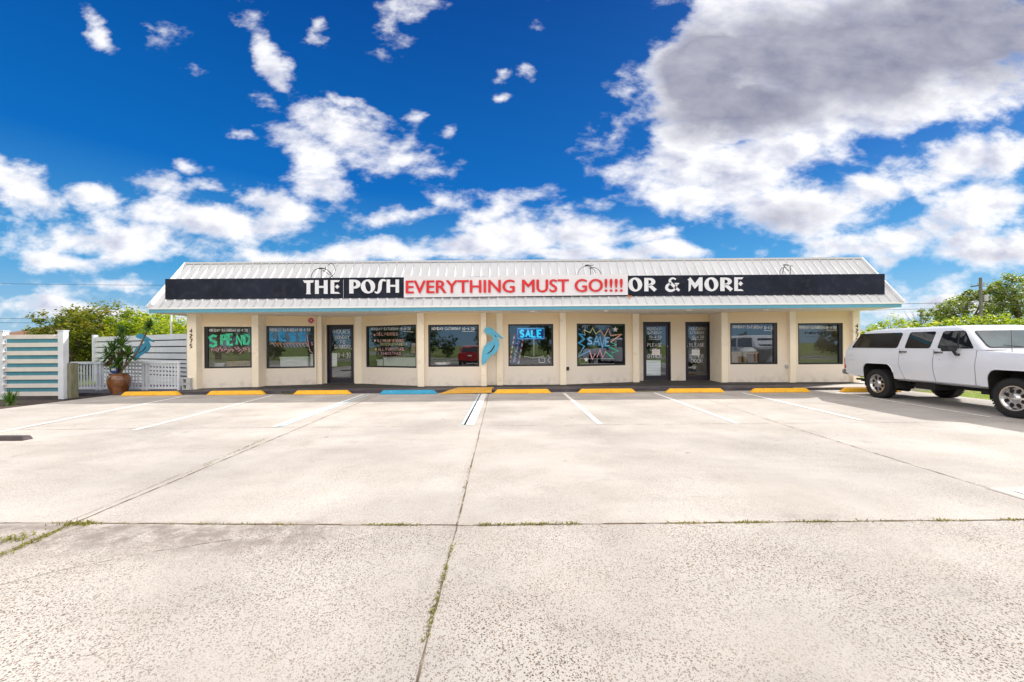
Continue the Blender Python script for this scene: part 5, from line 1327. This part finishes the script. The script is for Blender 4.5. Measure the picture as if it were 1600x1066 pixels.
for i, (px, D, h, w) in enumerate([(2, 34, 2.6, 1.2), (45, 62, 5.0, 1.8), (-35, 38, 3.9, 1.8)]):
    tree('garden_bush', (XD(px, D), D, -.06), bushblobs(h, w, 60+i), 3000, .11, 'bushy', ['small bush at the left edge before the brown roof', 'small bush right behind the brown roofed house', 'bush cut by the left edge'][i], 'bush', 60+i, 'bushes behind the left fences')
RB = [(1362, 33, 3.1, 1.3), (1392, 30, 3.7, 1.6), (1420, 31, 3.45, 1.4), (1447, 30, 3.3, 1.4), (1470, 31, 3.5, 1.4), (1497, 29, 3.4, 1.5), (1526, 30, 3.75, 1.6), (1556, 29, 3.6, 1.6), (1588, 30, 3.55, 1.6), (1618, 29, 3.6, 1.6)]
rl_ = ['sparse bush right of the shop corner, first of the hedge', 'pale loose bush under the roof tip', 'yellowish hedge bush below the bare twigs', 'rounded hedge bush above the rear side window of the truck', 'hedge bush above the middle window of the truck',
       'hedge bush above the front door of the truck', 'hedge bush at the foot of the utility pole', 'hedge bush above the windshield, right of the utility pole', 'hedge bush at the right edge of the photo', 'hedge bush cut by the right edge of the photo']
for i, (px, D, h, w) in enumerate(RB):
    tree('hedge_bush', (XD(px, D), D, -.06), bushblobs(h, w, 80+i), 5200 if i > 1 else 2600, .085, 'bushy', rl_[i], 'bush', 80+i, 'hedge beyond the truck', .07)
tree('broadleaf_tree', (XD(1508, 52), 52, -.06), [(0, 0, 5.6, 3.6, 3.5, 1.9), (2.4, 0, 7.0, 2.2, 2.4, 1.3), (-3.6, 0, 5.0, 2.0, 2, 1.1), (.2, 0, 7.5, 1.4, 1.8, .8), (4.2, 0, 5.0, 2.0, 2, 1.3)], 9000, .16, 'pale_tree', 'large spreading tree standing behind the utility pole', 'tree', 101, None, .3)
tree('broadleaf_tree', (XD(1598, 50), 50, -.06), [(0, 0, 7.2, 3.4, 3, 2.6), (-1.8, 0, 8.2, 2, 2, 1.5), (2, 0, 6, 3, 3, 2.2)], 8000, .16, 'pale_tree', 'large tree cut by the right edge behind the hedge', 'tree', 102, None, .3)
tw = MB(); rr = random.Random(3); c = Vector((XD(1437, 32), 32, 2.2))
for i in range(26):
    a = Vector((rr.uniform(-.5, .5), rr.uniform(-.3, .3), 1)).normalized(); p = c+Vector((rr.uniform(-.3, .3), 0, 0)); q = p+a*rr.uniform(1.2, 2.3); tw.tube([p, p.lerp(q, .5)+Vector((rr.uniform(-.1, .1), 0, 0)), q], [.018, .012, .004], 5)
tag(tw.build('bare_shrub', M['bark']), 'bare grey twigs sticking up out of the hedge', 'shrub')
# mirrored woodland across the road, two variants copied
v0 = tree('roadside_tree', (-30, -31, -.06), [(0, 0, 5, 3.6, 3, 3.2), (1.8, 0, 7, 2.4, 2.2, 2), (-2, 0, 4, 2.6, 2.4, 2.4), (0, 0, 2.2, 3.4, 2.6, 2)], 5000, .22, 'dark_tree', 'dark leafy tree across the road, mirrored in the shop windows', 'tree', 201, 'trees across the road', .25)
v1 = tree('roadside_tree', (-23, -33, -.06), [(0, 0, 6.5, 3.4, 3, 3.4), (-1.5, 0, 9, 2.2, 2.2, 2), (1.5, 0, 3, 3.6, 2.6, 2.6)], 5000, .22, 'dark_tree', 'dark leafy tree across the road, mirrored in the shop windows', 'tree', 202, 'trees across the road', .25)
for i, (x, y) in enumerate([(-27, 14), (-29, 9), (-28, 4), (-30, -1), (-29, -7), (-31, -14), (-33, -22), (36, 2), (38, -5), (37, -12), (35, -20)]):
    c = copy_tree(v0 if i % 2 else v1); c.location = (x+rr.uniform(-1, 1), y, -.06); c.rotation_euler = (0, 0, rr.uniform(0, 6)); k = rr.uniform(.6, .8); c.scale = (k, k, k)
    c['label'] = 'dark leafy tree standing beside the lot, mirrored in the shop windows'; c['group'] = 'trees beside the lot'
for i, x in enumerate(range(-44, 70, 5)):
    if x in (-29, -24) or 26 < x < 34: continue
    c = copy_tree(v0 if i % 2 else v1); c.location = (x+rr.uniform(-1, 1), -32+rr.uniform(-2, 2), -.06); c.rotation_euler = (0, 0, rr.uniform(0, 6)); k = rr.choice((.30, .38, .45, .6, .8))*rr.uniform(.9, 1.1); c.scale = (k, k, k)

# ---------------------------------------------------------------- poles, wires, distant houses
def upole(px, D, h, label):
    x = XD(px, D); t = empty('utility_pole', (x, D, -.06), label, 'utility pole')
    MB().tube([(x, D, -.06), (x-.05, D, h)], [.17, .13], 12).build('shaft', M['polewood'], t)
    MB().box(x-.05, x+.05, D-.12, D+1.0, h-.9, h-.78).build('cross_arm', M['polewood'], t)
    m = MB()
    for yy in (0.3, .9): m.tube([(x, D+yy, h-.78), (x, D+yy, h-.5)], .05, 8)
    m.tube([(x+.35, D, h-1.0), (x+.35, D, h-.5)], .07, 8); m.tube([(x+.15, D, h-.9), (x+.35, D, h-.9)], .03, 6); m.build('insulator', M['block'], t)
    MB().tube([(x+.42, D-.1, h-2.6), (x+.42, D-.1, h-1.9)], .18, 12).build('transformer', M['block'], t)
    return x
hP = P(1533, 434, 45).z
upole(1533.5, 45, hP, 'tall wooden utility pole with hardware rising from the hedge')
upole(640, 45, 8.6, 'wooden utility pole hidden behind the shop roof')
def wire(a, b_, sag, label, r=.022):
    a = Vector(a); b_ = Vector(b_); m = MB(); m.tube([a.lerp(b_, i/24)+Vector((0, 0, -sag*4*(i/24)*(1-i/24))) for i in range(25)], r, 5)
    tag(m.build('power_line', M['wire']), label, 'power line', 'power lines')
xr = XD(1533, 45); xl = XD(640, 45)
wire((xl, 45, 8.4), P(-150, 440, 45), .3, 'upper thin wire crossing the sky left of the roof', .018)
wire((xl, 45, 5.6), P(-150, 496, 45), .5, 'middle wire low in the sky at the left edge'); wire((xl, 45, 5.0), P(-150, 502, 45), .5, 'lowest wire just above the brown roof at the left edge')
wire((xl, 45, 5.9), P(1533, 472, 45), .3, 'wire from the right roof tip to the utility pole'); wire(P(1533, 472, 45), P(1700, 478, 45), .2, 'wire leaving the utility pole to the right')
wire((xl, 45, 5.3), P(1533, 480, 45), .4, 'lower wire between roof tip and utility pole'); wire(P(1533, 452, 45), P(1700, 470, 45), .2, 'upper wire leaving the utility pole to the right')
wire(P(1533, 450, 45), P(1473, 497, 47), .05, 'steep guy wire left of the utility pole'); wire(P(1533, 465, 45), P(1485, 497, 47), .05, 'second steep guy wire left of the utility pole')
def house(px0, px1, D, ze, zr, dep, roofm, label):
    x0, x1 = XD(px0, D), XD(px1, D); t = empty('bungalow', ((x0+x1)/2, D, -.06), label, 'house')
    MB().box(x0+.4, x1-.4, D+.4, D+dep-.4, -.06, ze).build('wall', M['housewall'], t)
    m = MB(); i = min(dep/2, (x1-x0)*.42)
    m.add([(x0, D, ze), (x1, D, ze), (x1, D+dep, ze), (x0, D+dep, ze), (x0+i, D+dep/2, zr), (x1-i, D+dep/2, zr)], [(0, 1, 5, 4), (1, 2, 5), (2, 3, 4, 5), (3, 0, 4), (3, 2, 1, 0)]); m.build('roof', roofm, t)
    xm = (x0+x1)/2
    for xx in (x0+(x1-x0)*.3, x0+(x1-x0)*.7):
        w_ = MB().box(xx-.6, xx+.6, D+.36, D+.40, 1.0, 2.1).build('window', M['trim'], t); MB().box(xx-.53, xx+.53, D+.345, D+.36, 1.06, 2.04).build('pane', M['sideglass'], w_)
    MB().box(xm-.45, xm+.45, D+.37, D+.4, 0, 2.05).build('door', M['trim'], t)
house(-40, 75, 46, 2.75, 4.35, 9, M['brownroof'], 'distant house with a low brown hip roof beyond the striped panel')
house(1325, 1378, 48, 2.55, 3.7, 7, M['greyroof'], 'distant grey roofed house seen between shop corner and hedge')

# ---------------------------------------------------------------- sun, sky, camera
SUN = Vector((1.15, .64, 1.0)).normalized()
ld = bpy.data.lights.new('sun', 'SUN'); ld.energy = 5.0; ld.angle = math.radians(.53); ld.color = (1, .955, .88)
lo = bpy.data.objects.new('sun', ld); COL.objects.link(lo); lo.rotation_euler = SUN.to_track_quat('Z', 'Y').to_euler(); lo.location = (20, 12, 18)
world = bpy.data.worlds.new('World'); SC.world = world; world.use_nodes = True
nt = world.node_tree; nt.nodes.clear(); L = nt.links
bg = N(nt, 'ShaderNodeBackground'); wo = N(nt, 'ShaderNodeOutputWorld'); L.new(bg.outputs[0], wo.inputs[0]); bg.inputs[1].default_value = .15
sk = N(nt, 'ShaderNodeTexSky', sky_type='NISHITA'); sk.sun_disc = False; sk.sun_elevation = math.asin(SUN.z); sk.sun_rotation = math.atan2(SUN.x, SUN.y); sk.air_density = 1.0; sk.dust_density = .6; sk.ozone_density = 1.5
geo = N(nt, 'ShaderNodeTexCoord'); D3 = geo.outputs['Generated']
sx = N(nt, 'ShaderNodeSeparateXYZ'); L.new(D3, sx.inputs[0])
def MT(op, a, b_=None, c=None, clamp=False):
    n = N(nt, 'ShaderNodeMath', operation=op, use_clamp=clamp)
    for i, x in enumerate((a, b_, c)):
        if x is None: continue
        if isinstance(x, bpy.types.NodeSocket): L.new(x, n.inputs[i])
        else: n.inputs[i].default_value = x
    return n.outputs[0]
ay = MT('MAXIMUM', MT('ABSOLUTE', sx.outputs[1]), .04)
gu = MT('DIVIDE', sx.outputs[0], ay); gv = MT('DIVIDE', sx.outputs[2], ay)
gc = N(nt, 'ShaderNodeCombineXYZ'); L.new(gu, gc.inputs[0]); L.new(gv, gc.inputs[1]); GC = gc.outputs[0]
# warp the cloud outline coordinates so that no ellipse reads as one
wn = N(nt, 'ShaderNodeTexNoise'); wn.inputs['Scale'].default_value = 3.2; wn.inputs['Detail'].default_value = 5; wn.inputs['Roughness'].default_value = .6
fz = N(nt, 'ShaderNodeCombineXYZ'); L.new(gu, fz.inputs[0]); L.new(MT('MULTIPLY', gv, 1.5), fz.inputs[1]); L.new(fz.outputs[0], wn.inputs['Vector'])
wv = N(nt, 'ShaderNodeVectorMath', operation='MULTIPLY_ADD'); L.new(wn.outputs[1], wv.inputs[0]); wv.inputs[1].default_value = (.22, .13, 0)
ws = N(nt, 'ShaderNodeVectorMath', operation='SUBTRACT'); L.new(GC, ws.inputs[0]); ws.inputs[1].default_value = (.11, .065, 0); L.new(ws.outputs[0], wv.inputs[2])
WC = wv.outputs[0]
def blobs(lst, src):
    acc = None
    for bi, (x, y, rx, ry, rot, w) in enumerate(lst):
        if acc is not None and bi % 8 == 0:      # chain the groups so few values are alive at once
            ch = N(nt, 'ShaderNodeVectorMath', operation='MULTIPLY_ADD'); L.new(acc, ch.inputs[0]); ch.inputs[1].default_value = (1e-6, 1e-6, 0); L.new(src, ch.inputs[2]); src = ch.outputs[0]
        u, v = uv(x, y); mp = N(nt, 'ShaderNodeMapping', vector_type='TEXTURE'); L.new(src, mp.inputs[0])
        mp.inputs['Location'].default_value = (u, v, 0); mp.inputs['Rotation'].default_value = (0, 0, -math.radians(rot)); mp.inputs['Scale'].default_value = (rx/F, ry/F, 1)
        ln = N(nt, 'ShaderNodeVectorMath', operation='LENGTH'); L.new(mp.outputs[0], ln.inputs[0])
        val = MT('MULTIPLY_ADD', ln.outputs[1], -w, w)
        acc = val if acc is None else MT('MAXIMUM', acc, val)
    return acc
CL = [(1330,80,345,160,-4,3.2),(1130,110,130,120,0,2.6),(1200,180,200,45,-5,2.6),(300,95,26,12,30,.5),(230,45,20,10,35,.45),(415,150,22,30,-25,.6),(560,160,60,14,25,.7),(700,215,20,12,0,.5),(640,335,90,16,-14,.7),(380,210,30,12,20,.6),(340,285,60,14,10,.7),(20,440,60,10,0,.6),(240,445,70,9,0,.6),(770,330,90,22,-20,.8),(870,400,120,20,0,1.1),(720,400,120,18,0,1.1),(1000,372,60,14,0,.8),(160,62,12,36,-32,.42),(252,58,34,24,35,.38),(432,100,26,78,-28,.85),(512,35,12,30,-12,.5),(655,18,48,26,0,.75),(612,32,32,40,20,.6),(565,215,155,48,26,1.0),(478,228,85,40,22,.9),(636,250,60,28,15,.8),(655,180,20,14,0,.5),
      (308,252,42,14,0,.6),(150,300,80,26,5,.9),(40,305,90,46,35,1.0),(255,288,80,30,5,.9),(340,350,190,48,8,1.1),(440,325,90,30,15,1.0),(180,372,210,40,4,1.1),(85,405,120,22,3,.9),(508,300,62,40,15,.8),(590,345,78,20,-12,.8),(680,312,30,28,0,.7),(185,437,62,14,0,.7),
      (810,372,120,58,-8,1.2),(905,365,120,42,5,1.15),(705,388,90,30,-8,1.0),(560,396,120,18,0,.9),(450,405,120,22,0,.85),(1050,398,100,18,0,.9),(960,400,120,22,0,1.0),(783,114,13,8,0,.42),(824,108,16,9,10,.45),(776,143,16,7,0,.4),(838,35,18,16,0,.4),
      (1330,95,330,150,-6,1.5),(1180,130,190,150,0,1.3),(1500,70,220,140,0,1.3),(1130,255,220,80,-12,1.4),(950,215,55,40,-20,.8),(1060,300,110,50,-8,1.1),(1290,205,120,50,-10,1.0),(1540,165,110,26,-12,.9),(1250,325,150,62,-3,1.2),(1350,300,80,40,0,.9),
      (1500,255,150,52,-12,1.1),(1420,372,170,42,-14,1.1),(1560,320,120,50,0,1.1),(1560,395,140,46,0,1.2),(1330,395,110,30,0,.9),(1150,385,60,22,0,.6),(1480,445,110,20,-18,.75),(1300,448,80,18,-8,.7),
      (80,474,200,13,2,.8),(330,470,200,12,0,.7),(1450,480,190,12,-4,.7),(800,462,1000,34,0,1.0),(120,485,260,22,0,1.1),(1500,470,260,22,0,1.1)]
den = blobs(CL, WC)
n1 = N(nt, 'ShaderNodeTexNoise'); fm_ = N(nt, 'ShaderNodeMapping'); fm_.inputs['Rotation'].default_value = (0, 0, math.radians(18)); fm_.inputs['Scale'].default_value = (.72, 1.25, 1); L.new(GC, fm_.inputs[0]); FZ = fm_.outputs[0]
n1.inputs['Scale'].default_value = 8.5; n1.inputs['Detail'].default_value = 12; n1.inputs['Roughness'].default_value = .60; n1.inputs['Distortion'].default_value = .1; L.new(FZ, n1.inputs['Vector'])
dd = MT('ADD', den, MT('MULTIPLY_ADD', n1.outputs[0], 3.3, -1.68))
mr = N(nt, 'ShaderNodeMapRange', interpolation_type='SMOOTHSTEP'); L.new(dd, mr.inputs[0]); mr.inputs[1].default_value = -.06; mr.inputs[2].default_value = .78
cov = mr.outputs[0]
# shading: thick parts greyer from below, big cloud dark at its heart
DK = [(1165,165,185,62,-3,2.3),(1320,80,350,125,-6,2.5),(1110,110,110,115,0,2.5),(1520,40,220,130,0,2.5),(1225,345,110,34,-4,.9),(880,372,60,24,0,.6),(1560,405,90,24,0,.7),(1440,400,120,16,-14,.55)]
dk = blobs(DK, WC)
n2 = N(nt, 'ShaderNodeTexNoise'); n2.inputs['Scale'].default_value = 6.0; n2.inputs['Detail'].default_value = 8; n2.inputs['Roughness'].default_value = .6
of = N(nt, 'ShaderNodeVectorMath', operation='ADD'); L.new(fz.outputs[0], of.inputs[0]); of.inputs[1].default_value = (.03, .05, 0); L.new(of.outputs[0], n2.inputs['Vector'])
dkc = MT('MULTIPLY_ADD', n1.outputs[0], 2.4, -1.5); dk2 = MT('MULTIPLY', MT('ADD', dk, dkc, None, True), 1.0)
n5 = N(nt, 'ShaderNodeTexNoise'); n5.inputs['Scale'].default_value = 8.5; n5.inputs['Detail'].default_value = 5; n5.inputs['Roughness'].default_value = .55; n5.inputs['Distortion'].default_value = .1
o5 = N(nt, 'ShaderNodeVectorMath', operation='ADD'); L.new(FZ, o5.inputs[0]); o5.inputs[1].default_value = (.018, .030, 0); L.new(o5.outputs[0], n5.inputs['Vector'])
n6 = N(nt, 'ShaderNodeTexNoise'); n6.inputs['Scale'].default_value = 8.5; n6.inputs['Detail'].default_value = 5; n6.inputs['Roughness'].default_value = .55; n6.inputs['Distortion'].default_value = .1; L.new(FZ, n6.inputs['Vector'])
rel = MT('MULTIPLY', MT('SUBTRACT', n5.outputs[0], n6.outputs[0]), 4.5)
sh = MT('ADD', MT('MULTIPLY_ADD', n2.outputs[0], 1.3, -.42), rel, None, True)
cl = mixc(nt, sh, (6.6, 6.65, 7.0), (3.0, 3.2, 4.4))
thick = N(nt, 'ShaderNodeMapRange', interpolation_type='SMOOTHSTEP'); L.new(dd, thick.inputs[0]); thick.inputs[1].default_value = .05; thick.inputs[2].default_value = .9
cl = mixc(nt, MT('MULTIPLY', thick.outputs[0], .85), (7.2, 7.2, 7.3), cl)
cl = mixc(nt, MT('MULTIPLY', dk2, .93), cl, mixc(nt, MT('MULTIPLY_ADD', n1.outputs[0], 2.4, -.75, True), (1.6, 1.7, 2.4), (3.2, 3.25, 3.9)))
# sky colour: nishita, deepened
hs = N(nt, 'ShaderNodeHueSaturation'); hs.inputs['Saturation'].default_value = 1.35; hs.inputs['Value'].default_value = .62; L.new(sk.outputs[0], hs.inputs['Color'])
skc = mixc(nt, 1.0, hs.outputs[0], (.55, .85, 1.15), 'MULTIPLY')
# unseen bright cloud banks added overhead and behind the photographer to lift the fill
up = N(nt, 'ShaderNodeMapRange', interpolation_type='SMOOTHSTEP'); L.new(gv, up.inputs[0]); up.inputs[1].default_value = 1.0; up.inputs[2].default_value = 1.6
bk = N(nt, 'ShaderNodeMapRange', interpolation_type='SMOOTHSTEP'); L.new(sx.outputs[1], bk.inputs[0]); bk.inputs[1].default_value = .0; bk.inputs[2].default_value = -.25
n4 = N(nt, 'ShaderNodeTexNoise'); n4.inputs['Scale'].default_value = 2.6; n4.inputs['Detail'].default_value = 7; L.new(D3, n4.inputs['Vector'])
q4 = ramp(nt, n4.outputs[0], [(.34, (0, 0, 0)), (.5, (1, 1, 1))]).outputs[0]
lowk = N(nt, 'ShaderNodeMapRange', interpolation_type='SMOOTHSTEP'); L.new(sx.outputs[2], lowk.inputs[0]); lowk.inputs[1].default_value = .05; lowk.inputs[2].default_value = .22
fill_bank = MT('MULTIPLY', MT('MAXIMUM', MT('MULTIPLY', up.outputs[0], .6), MT('MULTIPLY', bk.outputs[0], lowk.outputs[0])), q4)
grad = ramp(nt, sx.outputs[2], [(0, (3.2, 4.6, 5.8)), (.15, (.55, 2.7, 5.2)), (.34, (.0, 1.05, 3.8)), (.7, (.0, .33, 2.0))]).outputs[0]
skc = mixc(nt, .82, skc, grad)
fin = mixc(nt, cov, skc, cl)
fin = mixc(nt, fill_bank, fin, (13.8, 13.1, 12.1))
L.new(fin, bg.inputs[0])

cam = bpy.data.cameras.new('camera'); co = bpy.data.objects.new('camera', cam); COL.objects.link(co)
cam.sensor_width = 36; cam.lens = 36*F/1600; cam.shift_y = 7/1600; cam.clip_end = 4000; cam.clip_start = .05
r = Vector((CR, 0, -SR)); u = Vector((SR, 0, CR)); b_ = Vector((0, -1, 0))
co.matrix_world = Matrix(((r.x, u.x, b_.x, 0), (r.y, u.y, b_.y, 0), (r.z, u.z, b_.z, EYE), (0, 0, 0, 1)))
SC.camera = co
SC.view_settings.view_transform = 'Standard'; SC.view_settings.look = 'None'; SC.view_settings.exposure = 0; SC.view_settings.gamma = 1
SC.render.engine = 'CYCLES'; SC.cycles.max_bounces = 8; SC.cycles.transparent_max_bounces = 12
